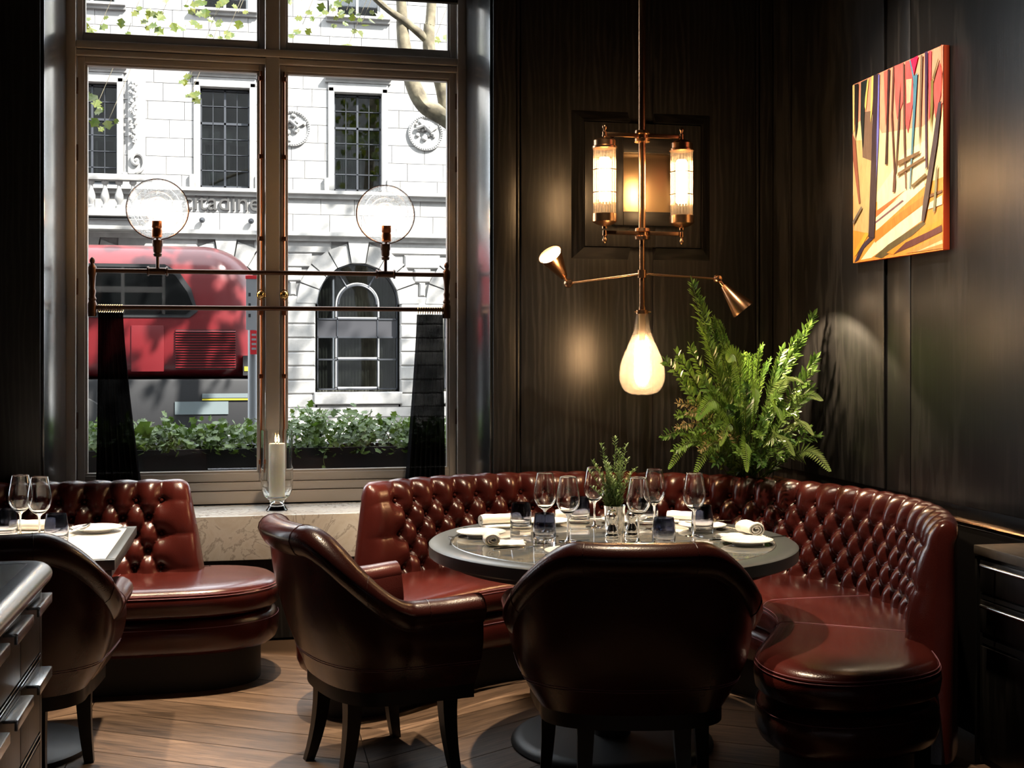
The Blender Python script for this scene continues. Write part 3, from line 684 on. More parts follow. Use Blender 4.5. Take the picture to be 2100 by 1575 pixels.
bl('skirt', MB().bbox(-9, .0, .06, 2.34, .36, 1.18, b=.04), 'bus_black')
gp = [bxz(-2.6, 1.92), bxz(-.80, 1.92), bxz(-.70, 2.0), bxz(-.78, 2.2), bxz(-.92, 2.40), bxz(-1.1, 2.50), bxz(-2.6, 2.50)]
bl('side_window', MB().prism([(x, -.03, z) for x, z in gp], (0, .06, 0)), 'dark_glass'); bl('window_surround', MB().prism([(x * 1.0 + (.06 if x > -1.5 else 0), -.015, z + (.05 if z > 2.5 else -.05)) for x, z in gp], (0, .05, 0)), 'bus_black')
a, b_ = bxz(-.92, 1.24); c, d = bxz(-.19, 1.73)
bl('grille_backing', MB().box(a, c, -.012, .05, b_, d), 'bus_grille')
for k in range(15): bl('louvre', MB().prism([(a, -.035, b_ + .02 + k * .04), (a, -.012, b_ + .036 + k * .04), (a, -.010, b_ + .018 + k * .04)], (c - a, 0, 0)), 'bus_red')
a, b_ = bxz(-1.45, 1.16); c, d = bxz(-1.06, 1.78); bl('access_panel', MB().bbox(a, c, -.015, .05, b_ + .06, d, b=.01), 'bus_red')
a, b_ = bxz(-.10, 1.155); c, d = bxz(.05, 1.405); pl = bl('plate_holder', MB().box(a, c, .05, .30, b_, d), 'bus_black'); bl('plate', MB().box(a + .02, c - .01, .04, .07, b_ + .07, b_ + .14), 'plate_yellow', pl)
a, b_ = bxz(-.93, .67); c, d = bxz(-.28, .83); bl('lower_window', MB().box(a, c, .04, .07, b_, d), 'dim_window')
a, b_ = bxz(-.60, .845); c, d = bxz(-.03, .865); bl('yellow_stripe', MB().box(a, c, .035, .07, b_, d), 'plate_yellow'); bl('grey_stripe', MB().box(a, c, .035, .07, d + .01, d + .08), 'dim_window')
for x in (-2.6, -7): bl('wheel', MB().lathe([(0, -.14), (.2, -.14), (.42, -.12), (.48, -.05), (.48, .1), (0, .1)], 28, (x, .16, .48), (0, 1, 0)), 'rubber', None, 40)

# bus stop post
bs = thing('bus_stop_post', 'grey bus stop post with white and red flag panel', 'bus stop', (.012, 11, -.15))
MB().lathe([(0, 0), (.14, 0), (.14, .03), (.05, .06), (.042, .10), (.038, 2.2), (0, 2.2)], 14).build('post', 'post_grey', bs, 40)
MB().bbox(-.055, .05, -.055, -.042, 1.79, 2.23, b=.002).build('white_panel', 'sign_white', bs); MB().bbox(-.02, .055, -.057, -.042, 1.58, 1.787, b=.002).build('red_panel', 'sign_red', bs); MB().bbox(-.06, .055, -.058, -.04, 2.23, 2.26, b=.002).build('cap', 'sign_red', bs)
for k in range(4): MB().box(-.008 + .0, .03, -.0585, -.057, 1.62 + k * .04, 1.638 + k * .04).build('print_line', 'sign_white', bs)
for k in range(3): MB().box(-.035, -.015, -.0565, -.055, 1.9 + k * .09, 1.93 + k * .09).build('print_line', 'iron_grey', bs)

# street tree
tree = thing('plane_tree', 'tall plane tree with mottled bark and yellowing leaves beyond the window', 'tree', (3.5, 15.2, -.15))
def tb(name, pts, rr, mt='bark'):
    P = catmull([Vector(p) - Vector((3.5, 15.2, -.15)) for p in pts], 6); n = len(P)
    return MB().tube(P, [rr[0] + (rr[1] - rr[0]) * i / (n - 1) * 1.0 for i in range(n)], 9).build(name, mt, tree, True)
tb('trunk', [(3.5, 15.2, -.15), (3.45, 15.2, 2), (3.2, 15.2, 3.4), (3.4, 15.2, 6), (3.6, 15.4, 10)], (.30, .10))
tb('limb', [(3.15, 15.2, 3.3), (2.7, 15.05, 4.02), (2.33, 15, 4.30), (2.06, 15, 4.45), (1.91, 15, 4.72), (1.82, 15, 5.12), (1.79, 15, 5.4), (1.77, 15, 5.8), (1.6, 15, 8)], (.14, .05))
tb('limb', [(2.36, 15, 4.28), (2.27, 15, 4.73), (2.13, 15, 5.07), (2.12, 15, 5.4), (2.15, 15, 5.75), (2.3, 15.1, 8.5)], (.10, .05))
tb('limb', [(2.12, 15, 5.22), (1.85, 14.95, 5.42), (1.55, 14.9, 5.60), (.9, 14.8, 6.1), (0, 14.8, 6.3)], (.055, .025))
tb('limb', [(1.75, 15, 7.0), (.3, 15, 6.9), (-1.2, 15, 6.3), (-1.85, 15, 5.55), (-2.6, 15, 4.9)], (.06, .02))
lv = MB(); tw = MB(); rnd = random.Random(11); O = Vector((3.5, 15.2, -.15))
clus = [(-1.70, 5.22, 9, .22), (-1.30, 5.45, 9, .2), (-1.05, 5.30, 8, .15), (-.75, 5.5, 8, .25), (-.40, 5.40, 9, .22), (-.30, 5.15, 7, .12), (-.15, 5.45, 6, .2), (.6, 5.35, 6, .15), (.95, 5.5, 8, .22), (1.12, 5.55, 12, .18), (1.3, 5.4, 7, .18),
        (1.15, 5.15, 4, .1), (-1.72, 4.34, 5, .1), (-1.62, 4.10, 6, .10), (-.72, 4.62, 5, .09), (-.70, 4.45, 4, .07), (2.2, 5.3, 3, .1), (.45, 5.62, 6, .2)]
for x, z, n, sp in clus:
    c = Vector((x, 15, z)); top = c + Vector((.35, .1, .95)); tw.tube([top - O, (top + c) / 2 + Vector((.05, 0, .1)) - O, c - O], .003, 4)
    for k in range(n):
        p = c + Vector((rnd.gauss(0, sp * .6), rnd.gauss(0, .2), rnd.gauss(0, sp * .45)))
        s_ = rnd.uniform(.07, .13); leafquad(lv, p - O, (rnd.uniform(-1, 1), rnd.uniform(-.5, .2), rnd.uniform(-1, .3)), (rnd.uniform(-.4, .4), -1, .5), s_, s_ * .9, True)
for k in range(2600):
    cx, cz = rnd.choice([(3.6, 8.2), (6.4, 8.6), (9, 8), (5, 11), (8, 11.5), (11, 10.5), (7, 14), (10, 14.5), (4.5, 14), (12.5, 13), (13, 9)])
    p = Vector((rnd.gauss(cx, .75), rnd.gauss(15.5, .9), max(6.6, rnd.gauss(cz, .75)))); s_ = rnd.uniform(.16, .30)
    leafquad(lv, p - O, (rnd.uniform(-1, 1), rnd.uniform(-1, 1), rnd.uniform(-1, .3)), (rnd.uniform(-1, 1), -1, .5), s_, s_ * .9, True)
lv.build('foliage', 'plane_leaf', tree)['kind'] = 'stuff'; tw.build('twigs', 'bark', tree)

# ------------------------------------------------------------------ banquettes
def tuft(s, z, Ls, a, ztop, rb, K):
    k = (ztop - z) / rb; nc = round(Ls / a)
    se = min(max(s, 0), nc * a); kk = min(max(k, 0), K)
    p, q = se / a + kk / 2, se / a - kk / 2
    sp_, sq = abs(math.sin(PI * p)), abs(math.sin(PI * q))
    h = .74 * (sp_ * sq) ** .5 + .26 * max(sp_, sq)
    # buttons pull the leather in
    i0, j0 = round(p), round(q); bs_ = (i0 + j0) / 2 * a; bk = (i0 - j0)
    if -.01 < bs_ < nc * a + .01 and -.5 < bk < K + .5:
        d2 = (s - bs_) ** 2 + ((k - bk) * rb) ** 2; h -= .34 * math.exp(-d2 / .016 ** 2)
    if k < 0: t = min(1, -k / .9); h = h * (1 - t) + (.62 + .38 * abs(math.sin(PI * s / a)) ** .6 if 0 <= s <= nc * a else .9) * t
    if k > K: t = min(1, (k - K) / .8); h = h * (1 - t) + (.5 + .5 * abs(math.sin(PI * s / a)) ** .6) * t
    e = -s if s < 0 else s - nc * a
    if e > 0: t = min(1, e / .05); h = h * (1 - t) + (.74 + .26 * abs(math.sin(PI * kk / 2)) ** .6 if k < K + 1 else .9) * t
    return h
def backrest(root, path, Ls, a, m=(.15, .15), skew=(.07, .07), ds=.0085):
    """path(s) -> x, y, outward nx, ny; s runs 0..Ls between the first and last button, m are plain end margins"""
    zb, zs, zt = .33, .79, .858; ztop, rb, K = .772, .074, 4; D_ = .046
    prof = []
    for j in range(56): t = j / 55; prof.append((.075 * max(0, (zb + (zs - zb) * t - .40)) / .39, zb + (zs - zb) * t, -1, 0, 1))
    for j in range(1, 15):
        an = PI * j / 15; prof.append((.1125 - .0375 * math.cos(an), zs + (zt - zs) * math.sin(an), -math.cos(an), math.sin(an), max(0, 1 - j / 13)))
    for z in (.79, .6, .4, .2, .06): prof.append((.146, z, 1, 0, 0))
    n = int((Ls + m[0] + m[1]) / ds); rs = []
    for i in range(n + 1):
        s = -m[0] + (Ls + m[0] + m[1]) * i / n; row = []
        e = (m[0] + s) / .055 if s < Ls / 2 else (Ls + m[1] - s) / .055
        e = min(1, max(0, e)); w = math.sqrt(max(0, 1 - (1 - e) ** 2)); w = max(w, .04)
        for o, z, no, nz, f in prof:
            tt = (z - .42) / .44
            sk = 0
            if s < 0: sk = -skew[0] * (1 - tt) * sm(-s / m[0] * 1.2)
            if s > Ls: sk = skew[1] * (1 - tt) * sm((s - Ls) / m[1] * 1.2)
            x, y, nx, ny = path(s + sk)
            h = D_ * tuft(s, min(z, zs), Ls, a, ztop, rb, K) * f if f > 0 else 0
            if z <= .40 and f == 1: h *= .6
            oo = o + no * h; zz = z + nz * h * .45
            oo = .085 + (oo - .085) * w; zz = zz - .045 * (1 - w) * max(0, (z - .6) / .25) if z > .6 else zz
            row.append((x + nx * oo, y + ny * oo, zz))
        rs.append(row)
    mb = MB().rings(rs, False, False); o = len(mb.v); np_ = len(prof)
    mb.f.append(tuple(range(np_))); mb.f.append(tuple((n) * np_ + i for i in range(np_))[::-1])
    bk = mb.build('backrest', 'leather_red', root, 'all')
    bm_ = MB().lathe([(0, .010), (.005, .0095), (.0085, .006), (.0095, .001), (.008, -.003), (0, -.004)], 10).mesh('button', 'leather_red', True)
    nc = round(Ls / a)
    for k in range(K + 1):
        for i in range(nc + (1 if k % 2 == 0 else 0)):
            s = (i + (.5 if k % 2 else 0)) * a; z = ztop - k * rb; x, y, nx, ny = path(s)
            o = .075 * max(0, z - .40) / .39 - D_ * max(0, tuft(s, z, Ls, a, ztop, rb, K)) - .001
            b = link('button', bm_, root, (x + nx * o, y + ny * o, z)); b.rotation_euler = Vector((-nx, -ny, .19)).to_track_quat('Z', 'Y').to_euler()
    return bk
def poly_norm(P):
    n = len(P); N_ = []
    area = sum(P[i][0] * P[(i + 1) % n][1] - P[(i + 1) % n][0] * P[i][1] for i in range(n)); sg = 1 if area > 0 else -1
    for i in range(n):
        dx, dy = P[(i + 1) % n][0] - P[i - 1][0], P[(i + 1) % n][1] - P[i - 1][1]; l = math.hypot(dx, dy) or 1
        N_.append((dy / l * sg, -dx / l * sg))
    return N_
def layer(name, mt, root, P, prof, smooth='all'):
    """stack of offset outlines: prof = [(outset, z)], capped"""
    N_ = poly_norm(P); rs = [[(p[0] + n[0] * o, p[1] + n[1] * o, z) for p, n in zip(P, N_)] for o, z in prof]
    return MB().rings(rs).build(name, mt, root, smooth)
def loop2(pts, n): return [(p.x, p.y) for p in catmull([(x, y, 0) for x, y in pts], n)]
def resample(P, step):
    out = []; acc = 0; P = P + [P[0]]
    for a, b in zip(P, P[1:]):
        l = math.hypot(b[0] - a[0], b[1] - a[1])
        while acc < l: t = acc / l; out.append((a[0] + (b[0] - a[0]) * t, a[1] + (b[1] - a[1]) * t)); acc += step
        acc -= l
    return out
def seat_stack(root, P):
    layer('seat_cushion', 'leather_red', root, P, [(-.05, .325), (-.012, .328), (.006, .345), (.012, .385), (.008, .415), (-.004, .434), (-.022, .446), (-.05, .452), (-.10, .456)])
    layer('seat_base', 'leather_red', root, P, [(-.05, .165), (-.03, .168), (-.008, .185), (.004, .215), (.006, .26), (.0, .292), (-.012, .308), (-.035, .318), (-.07, .320)])
    layer('plinth', 'black_matte', root, P, [(-.075, 0), (-.075, .17)], 30)
    N_ = poly_norm(P); q = lambda o, z: [(p[0] + n[0] * o, p[1] + n[1] * o, z) for p, n in zip(P, N_)] + [(P[0][0] + N_[0][0] * o, P[0][1] + N_[0][1] * o, z)]
    MB().tube(q(.0035, .4285), .0013, 5).tube(q(.0085, .418), .0008, 4).build('stitching', 'stitch', root); MB().tube(q(.0035, .286), .0010, 4).build('stitching', 'stitch', root)
cs, sn = math.cos(YAW), math.sin(YAW)
BC = (1.350, 4.671)      # centre of the round booth
def pol(r, ph): a = R(ph) + YAW; return (r * math.sin(a), r * math.cos(a))
bq = thing('round_banquette', 'curved oxblood leather booth with deep buttoned back around the round table', 'banquette', (*BC, 0))
r0 = 1.15; P0, P1 = -47.5, 108.5
LsA = R(P1 - P0) * 1.185; na = 29; aA = LsA / na
def arcpath(s): x, y = pol(1, P0 + math.degrees(s / 1.185)); return x * r0, y * r0, x, y
backrest(bq, arcpath, LsA, aA)
c2w = lambda l, d: (l * cs + d * sn, -l * sn + d * cs)
end = [(.62, -.24), (.545, -.43), (.475, -.61), (.452, -.74), (.475, -.87), (.55, -.965), (.68, -1.0), (.82, -.965), (.93, -.91), (1.01, -.83), (1.05, -.72), (1.075, -.56)]
ax = R(30.5); mir = lambda l, d: (-l * math.cos(2 * ax) + d * math.sin(2 * ax), l * math.sin(2 * ax) + d * math.cos(2 * ax))
ring_ = [c2w(*mir(l, d)) for l, d in end[::-1]]
ring_ += [pol(.664, ph) for ph in range(-44, 109, 4)]
ring_ += [c2w(l, d) for l, d in end]
outer = [pol(1.21, ph) for ph in range(112, -53, -4)]
seatP = resample(loop2(ring_, 4) + outer, .018)
seat_stack(bq, seatP)
for ph in (-32, 22, 78, 112):
    a_, b_ = pol(.66, ph), pol(1.18, ph)
    MB().tube(catmull([(a_[0] * .985, a_[1] * .985, .425), (a_[0] * 1.03, a_[1] * 1.03, .4505), (a_[0] * 1.12, a_[1] * 1.12, .4565), ((a_[0] + b_[0]) / 2, (a_[1] + b_[1]) / 2, .457), (*b_, .457)], 4), .0012, 5).build('seam', 'stitch', bq)
lb = thing('window_banquette', 'straight oxblood leather banquette with buttoned back and rounded seat end below window', 'banquette', (-.27, 5.9, 0))
LO = (-.27, 5.9)
naL = 17; aL = .112; LsL = naL * aL; sx0 = -.40 - LsL
def linpath(s): return (sx0 + s - LO[0], 5.828 - LO[1], 0, 1)
backrest(lb, linpath, LsL, aL, (.1, .125), (0, .07))
sp_ = [(-2.5, 5.40), (-1.0, 5.395), (-.45, 5.39), (-.20, 5.40), (-.04, 5.45), (.07, 5.55), (.115, 5.68), (.105, 5.82), (.04, 5.95), (-.08, 6.02), (-.2, 6.04)]
seatL = resample(loop2([(x - LO[0], y - LO[1]) for x, y in sp_], 8) + [(-.4 - LO[0], 5.95 - LO[1]), (-2.5 - LO[0], 5.95 - LO[1])], .018)
seat_stack(lb, seatL)
MB().tube(catmull([(-.62 - LO[0], 5.385 - LO[1], .42), (-.62 - LO[0], 5.42 - LO[1], .4505), (-.61 - LO[0], 5.48 - LO[1], .4565), (-.57 - LO[0], 5.80 - LO[1], .457)], 4), .0013, 5).build('seam', 'stitch', lb)

# ------------------------------------------------------------------ tables
TC = (1.314, 4.455)
rt = thing('round_table', 'large round pedestal table with dark stone inlay and slate rim', 'table', (*TC, 0))
n = 72
MB().lathe([(.595, .750), (.672, .750), (.680, .744), (.680, .706), (.672, .700), (.60, .698), (.60, .672), (.0, .672)], n).build('rim', 'slate_rim', rt, 40)
MB().lathe([(0, .7475), (.598, .7475), (.598, .70), (0, .70)], n).build('stone_inlay', 'stone_top', rt, 40)
MB().lathe([(.594, .7485), (.598, .7515), (.602, .7485)], n).build('inlay_ring', 'steel', rt, True)
MB().lathe([(.07, .02), (.07, .66), (.20, .672)], 32).build('column', 'black_metal', rt, 40)
MB().lathe([(0, .034), (.33, .034), (.355, .030), (.372, .018), (.376, .006), (.370, 0), (0, 0)], 56).build('base', 'black_metal', rt, 40)
st = thing('square_table', 'square pedestal table with pale top and dark edge beside window banquette', 'table', (-.86, 4.79, 0))
MB().bbox(-.375, .375, -.38, .38, .7205, .748, b=.002).build('pale_top', 'pale_stone', st, 30)
for a in ((-.41, .41, -.415, -.381), (-.41, .41, .381, .415), (-.41, -.376, -.381, .381), (.376, .41, -.381, .381)): MB().bbox(*a, .715, .750, b=.002).build('edge_strip', 'slate_rim', st, 30)
MB().bbox(-.40, .40, -.405, .405, .69, .712, b=.002).build('underframe', 'slate_rim', st, 30)
MB().lathe([(.045, .02), (.045, .69), (.10, .69)], 24).build('column', 'black_metal', st, 40)
MB().lathe([(0, .03), (.27, .028), (.285, .018), (.285, 0), (0, 0)], 44).build('base', 'black_metal', st, 40)

# ------------------------------------------------------------------ tub chairs
def make_chair(name, label, loc, rz):
    ch = thing(name, label, 'chair', (*loc, 0), rz, 'oxblood leather tub chairs')
    # plan from right arm end round the back to left arm end
    plan = [(.385, .275), (.376, .17), (.362, .05)]
    q = []
    for i in range(1, 36):
        a = PI * i / 36; c_, s_ = math.cos(a), math.sin(a)
        q.append((.355 * math.copysign(abs(c_) ** (2 / 2.5), c_), .02 - .25 * abs(s_) ** (2 / 2.5)))
    plan = loop2(plan, 6)[:-1] + [(.355, .03)] + q + [(-x, y) for x, y in loop2(plan, 6)[:-1] + [(.355, .03)]][::-1]
    Ls = [0]
    for a, b in zip(plan, plan[1:]): Ls.append(Ls[-1] + math.hypot(b[0] - a[0], b[1] - a[1]))
    tot = Ls[-1]; NN = 110; pts = []
    j = 0
    for i in range(NN + 1):
        s = tot * i / NN
        while j < len(Ls) - 2 and Ls[j + 1] < s: j += 1
        t = (s - Ls[j]) / (Ls[j + 1] - Ls[j] + 1e-9); pts.append((plan[j][0] + (plan[j + 1][0] - plan[j][0]) * t, plan[j][1] + (plan[j + 1][1] - plan[j][1]) * t, abs(2 * s / tot - 1)))
    nor = []
    for i, p in enumerate(pts):
        a, b = pts[max(i - 1, 0)], pts[min(i + 1, NN)]; dx, dy = b[0] - a[0], b[1] - a[1]; l = math.hypot(dx, dy); nor.append((dy / l * -1 * -1, -dx / l))
    # outward: away from the centre
    nor = [(nx, ny) if nx * p[0] + ny * (p[1] + .0) >= 0 else (-nx, -ny) for (nx, ny), p in zip(nor, pts)]
    nor[0] = (1, 0); nor[-1] = (-1, 0)
    ztop = lambda t: .592 + .245 * (1 - sm((t - .22) / .46)) + (.008 * sm((t - .8) / .2))
    lean = lambda t: .085 * (1 - sm(t / .95)) + .004
    zb = .335
    def off(p, nv, o): return (p[0] + nv[0] * o, p[1] + nv[1] * o)
    rs = []
    for p, nv in zip(pts, nor):
        t = p[2]; zt = ztop(t); row = []
        for k in range(11):
            f = k / 10; z = zb + (zt - zb) * f; o = -.055 * (1 - f) ** 2.2 + lean(t) * f ** 1.3 + .018 * math.sin(PI * f) - .006
            row.append((*off(p, nv, o), z))
        row.append((*off(p, nv, lean(t) - .05), zt + .005))
        for k in range(6):
            f = 1 - k / 5; z = .40 + (zt - .40) * f; row.append((*off(p, nv, lean(t) * f - .085 - .02 * math.sin(PI * f)), z))
        rs.append(row)
    mb = MB().rings(rs, False, False); npf = len(rs[0]); mb.f.append(tuple(range(npf))); mb.f.append(tuple(NN * npf + i for i in range(npf)))
    mb.build('shell', 'leather_dark', ch, 50)
    # rolled top rail
    rr = []
    for i, (p, nv) in enumerate(zip(pts, nor)):
        t = p[2]; zt = ztop(t); c_ = off(p, nv, lean(t) - .028); w, h = .056, .047
        row = []
        for k in range(16):
            a = 2 * PI * k / 16; oo = w * math.cos(a); zz = h * math.sin(a) * (1 if math.sin(a) > 0 else 1.25)
            if math.cos(a) > 0 and math.sin(a) < 0: oo *= .92
            row.append((p[0] + nv[0] * (lean(t) - .028 + oo), p[1] + nv[1] * (lean(t) - .028 + oo), zt + zz))
        rr.append(row)
    MB().rings(rr).build('top_rail', 'leather_dark', ch, 50)
    # seams across the roll
    for i in (int(NN * .13), int(NN * .255), int(NN * .40), int(NN * .60), int(NN * .745), int(NN * .87)):
        MB().tube([tuple(Vector(v) + (Vector(v) - sum((Vector(u) for u in rr[i]), Vector()) / 16) * .012) for v in rr[i] + rr[i][:1]], .0014, 5).build('seam', 'leather_dark', ch)
    for zz in (.415, .423):
        ln = []
        for p, nv in zip(pts, nor):
            t = p[2]; zt = ztop(t); f = (zz - zb) / (zt - zb); ln.append((*off(p, nv, -.055 * (1 - f) ** 2.2 + lean(t) * f ** 1.3 + .018 * math.sin(PI * f) - .0055), zz))
        MB().tube(ln, .0012, 4).build('stitching', 'stitch', ch)
    P = [off(p, nv, -.075) for p, nv in zip(pts, nor)]; seatpoly = resample(P + [(-.27, .285), (.27, .285)], .03)
    layer('seat', 'leather_dark', ch, seatpoly, [(-.01, .335), (.0, .35), (.004, .40), (.0, .44), (-.02, .462), (-.06, .47)])
    P = [off(p, nv, -.065) for p, nv in zip(pts, nor)]; layer('seat_frame', 'black_wood', ch, resample(P + [(-.28, .275), (.28, .275)], .03), [(-.02, .285), (0, .288), (0, .337)], 40)
    for sx in (-1, 1):
        for fx, fy, ox, oy in ((.15, -.095, .02, -.045), (.255, .205, .015, .03)):
            rs = []
            for k in range(8):
                t = k / 7; z = .29 * (1 - t); w = .027 - .011 * t; cx = sx * (fx + ox * t * t); cy = fy + oy * t * t
                rs.append([(cx - w, cy - w, z), (cx + w, cy - w, z), (cx + w, cy + w, z), (cx - w, cy + w, z)])
            MB().rings(rs).build('leg', 'black_wood', ch, 30)
    return ch
c0 = make_chair('tub_chair', 'oxblood leather tub chair seen from behind, nearest to camera at the round table', (1.188, 3.815), -YAW)
def chair_copy(label, loc, rz): c = copy_tree(c0); c['label'] = label; c.location = (*loc, 0); c.rotation_euler = (0, 0, rz); return c
chair_copy('oxblood leather tub chair seen side on, left of the round table below the candle', (.382, 4.357), R(-73.9))
chair_copy('oxblood leather tub chair at the square table, partly behind the drawer counter', (-.83, 4.38), 0)

# ------------------------------------------------------------------ service counter (left) and drawer cabinet (right)
ct = thing('service_counter', 'dark drawer counter with slate top and rounded steel edge in left foreground', 'counter', (-.86, 2.9, 0))
cx1, cy1 = .305, .66
MB().box(-.9, cx1 - .02, -1.2, cy1 - .02, .02, .84).build('carcass', 'ebony_z', ct)
MB().bbox(-.9, cx1 - .022, -1.2, cy1 - .022, .862, .8835, b=.003).build('slate_top', 'counter_slate', ct, 30)
pp = []
for k in range(14):
    a = -PI / 2 + PI * k / 13; pp.append((.034 * math.cos(a) + .0, .862 - .006 + .030 * math.sin(a)))
EP = [(cx1, -1.2), (cx1, -.3), (cx1, cy1 - .06)] + [(cx1 - .05 + .05 * math.cos(a), cy1 - .05 + .05 * math.sin(a)) for a in [PI / 2 * q / 8 for q in range(9)]] + [(cx1 - .2, cy1), (-.9, cy1)]; rs = []
nrm = []
for i, p in enumerate(EP):
    a, b = EP[max(i - 1, 0)], EP[min(i + 1, len(EP) - 1)]; dx, dy = b[0] - a[0], b[1] - a[1]; l = math.hypot(dx, dy); nrm.append((dy / l, -dx / l))
for p, nv in zip(EP, nrm): rs.append([(p[0] + nv[0] * o, p[1] + nv[1] * o, z) for o, z in pp] + [(p[0] - nv[0] * .03, p[1] - nv[1] * .03, .884), (p[0] - nv[0] * .03, p[1] - nv[1] * .03, .83)])
MB().rings(rs).build('steel_edge', 'steel', ct, 40)
slab('corner_post', ct, (cx1 - .02, cx1, cy1 - .03, cy1 - .001, .02, .83), 'ebony_z', .002)
for j, (y0, y1) in enumerate(((.345, .628), (.04, .340), (-.27, .035), (-.58, -.275))):
    for z0, z1 in ((.645, .815), (.432, .618)):
        dr = slab('drawer', ct, (cx1 - .019, cx1, y0, y1, z0, z1), 'ebony_z', .003)
        MB().bbox(cx1 + .001, cx1 + .032, y0 + .07, y1 - .015, z1 - .016, z1 - .008, b=.0015).bbox(cx1 + .026, cx1 + .034, y0 + .07, y1 - .015, z1 - .034, z1 - .009, b=.0015).build('handle', 'steel', dr, 30)
    for zz in (.625, .637): MB().box(cx1 - .004, cx1 + .001, y0 - .005, y1 + .005, zz, zz + .0035).build('metal_strip', 'steel', ct)
    for zz in (.408, .424): MB().box(cx1 - .004, cx1 + .001, y0 - .005, y1 + .005, zz, zz + .0035).build('metal_strip', 'steel', ct)
    slab('lower_door', ct, (cx1 - .019, cx1, y0, y1, .06, .400), 'ebony_z', .003)
cb = thing('drawer_cabinet', 'black oak cabinet with bar handled drawers at the right edge', 'cabinet', (2.565, 2.9, 0))
MB().box(-.092, .095, -1.0, .985, .03, .745).build('carcass', 'ebony_z', cb)
slab('top', cb, (-.108, .098, -1.0, 1.0, .748, .781), 'cabinet_top', .003)
slab('end_panel', cb, (-.105, .095, .985, .998, .02, .745), 'ebony_z', .002)
for y0, y1 in ((.40, .965), (-.19, .385), (-.78, -.205)):
    for z0, z1 in ((.625, .735), (.485, .598)):
        dr = slab('drawer', cb, (-.106, -.092, y0, y1, z0, z1), 'ebony_z', .003)
        hb = MB().tube([(-.135, y0 + .03, z1 - .012), (-.135, y1 - .05, z1 - .012)], .0065, 10)
        for yy in (y0 + .06, y1 - .09): hb.tube([(-.106, yy, z1 - .012), (-.135, yy, z1 - .012)], .004, 8)
        hb.build('handle', 'steel', dr, 40)
    for z0, z1 in ((.603, .618), (.450, .470)): MB().box(-.104, -.092, y0, y1, z0, z1).build('divider_rail', 'black_metal', cb)
    slab('door', cb, (-.106, -.092, y0, y1, .06, .440), 'ebony_z', .003)

# ------------------------------------------------------------------ pendant lamp
LX, LY = 1.784, 5.55
pd = thing('pendant_lamp', 'tall brass pendant with two glass rod lanterns, two cone spots and a pear shaped bulb', 'pendant lamp', (LX, LY, 1.25))
def pp_(name, mb, mt='brass', parent=None, smooth=40):
    o = mb.build(name, mt, parent or pd, smooth)
    if not parent: o.location = (-LX, -LY, -1.25)
    return o
pp_('pole', MB().tube([(LX, LY, 1.64), (LX, LY, 2.0), (LX, LY, 2.001), (LX, LY, 4.1)], [.0135, .0135, .0175, .0175], 18)); pp_('ceiling_rose', MB().lathe([(0, 4.1), (.06, 4.1), (.055, 4.07), (.02, 4.055), (.0, 4.05)], 24, (LX, LY, 0)))
for z in (2.455, 2.000): pp_('collar', MB().lathe([(.0125, -.026), (.036, -.026), (.038, -.012), (.028, -.008), (.028, .008), (.038, .012), (.036, .026), (.0125, .026)], 20, (LX, LY, z)))
pp_('collar', MB().lathe([(.0125, -.018), (.022, -.018), (.022, .018), (.0125, .018)], 16, (LX, LY, 1.814)))
for sx in (-1, 1):
    tx, ty = LX + sx * .187, LY - .02
    lan = pp_('lantern', MB(), 'brass')
    lan.data = MB().lathe([(0, 2.452), (.012, 2.452), (.012, 2.445), (.040, 2.434), (.052, 2.425), (.052, 2.402), (.058, 2.398), (.058, 2.390), (.048, 2.390), (.046, 2.40), (0, 2.40)], 28, (tx, ty, 0)).mesh('lantern', 'brass', 40)
    pp_('bottom_cap', MB().lathe([(0, 2.085), (.046, 2.085), (.057, 2.088), (.057, 2.052), (.040, 2.040), (.012, 2.030), (.012, 2.02), (0, 2.02)], 28, (tx, ty, 0)), 'brass', lan)
    for z, up in ((2.455, 1), (2.000, -1)):
        pp_('arm', MB().bbox(min(LX + sx * .02, tx), max(LX + sx * .02, tx), ty + .010 - .007, ty + .010 + .012, z - .006, z + .012, b=.002))
        pp_('finial', MB().lathe([(0, -.012), (.009, -.012), (.011, .012), (.006, .016), (.006, .022), (.011, .030), (.011, .038), (.005, .046), (0, .048)], 14, (tx, ty, z), (0, 0, up)))
    for k in range(20):
        a = 2 * PI * k / 20; pp_('glass_rod', MB().tube([(tx + .0465 * math.cos(a), ty + .0465 * math.sin(a), 2.085), (tx + .0465 * math.cos(a), ty + .0465 * math.sin(a), 2.40)], .0066, 8), 'rod_glass', lan, True)
    for z in (2.29, 2.185): pp_('band', MB().tube([(tx + .0545 * math.cos(a), ty + .0545 * math.sin(a), z) for a in [2 * PI * q / 32 for q in range(33)]], .0022, 6), 'bronze', lan, True)
    pp_('glow_tube', MB().lathe([(0, 2.145), (.024, 2.148), (.027, 2.16), (.027, 2.335), (.02, 2.348), (0, 2.350)], 20, (tx, ty, 0)), 'tube_glow', lan)
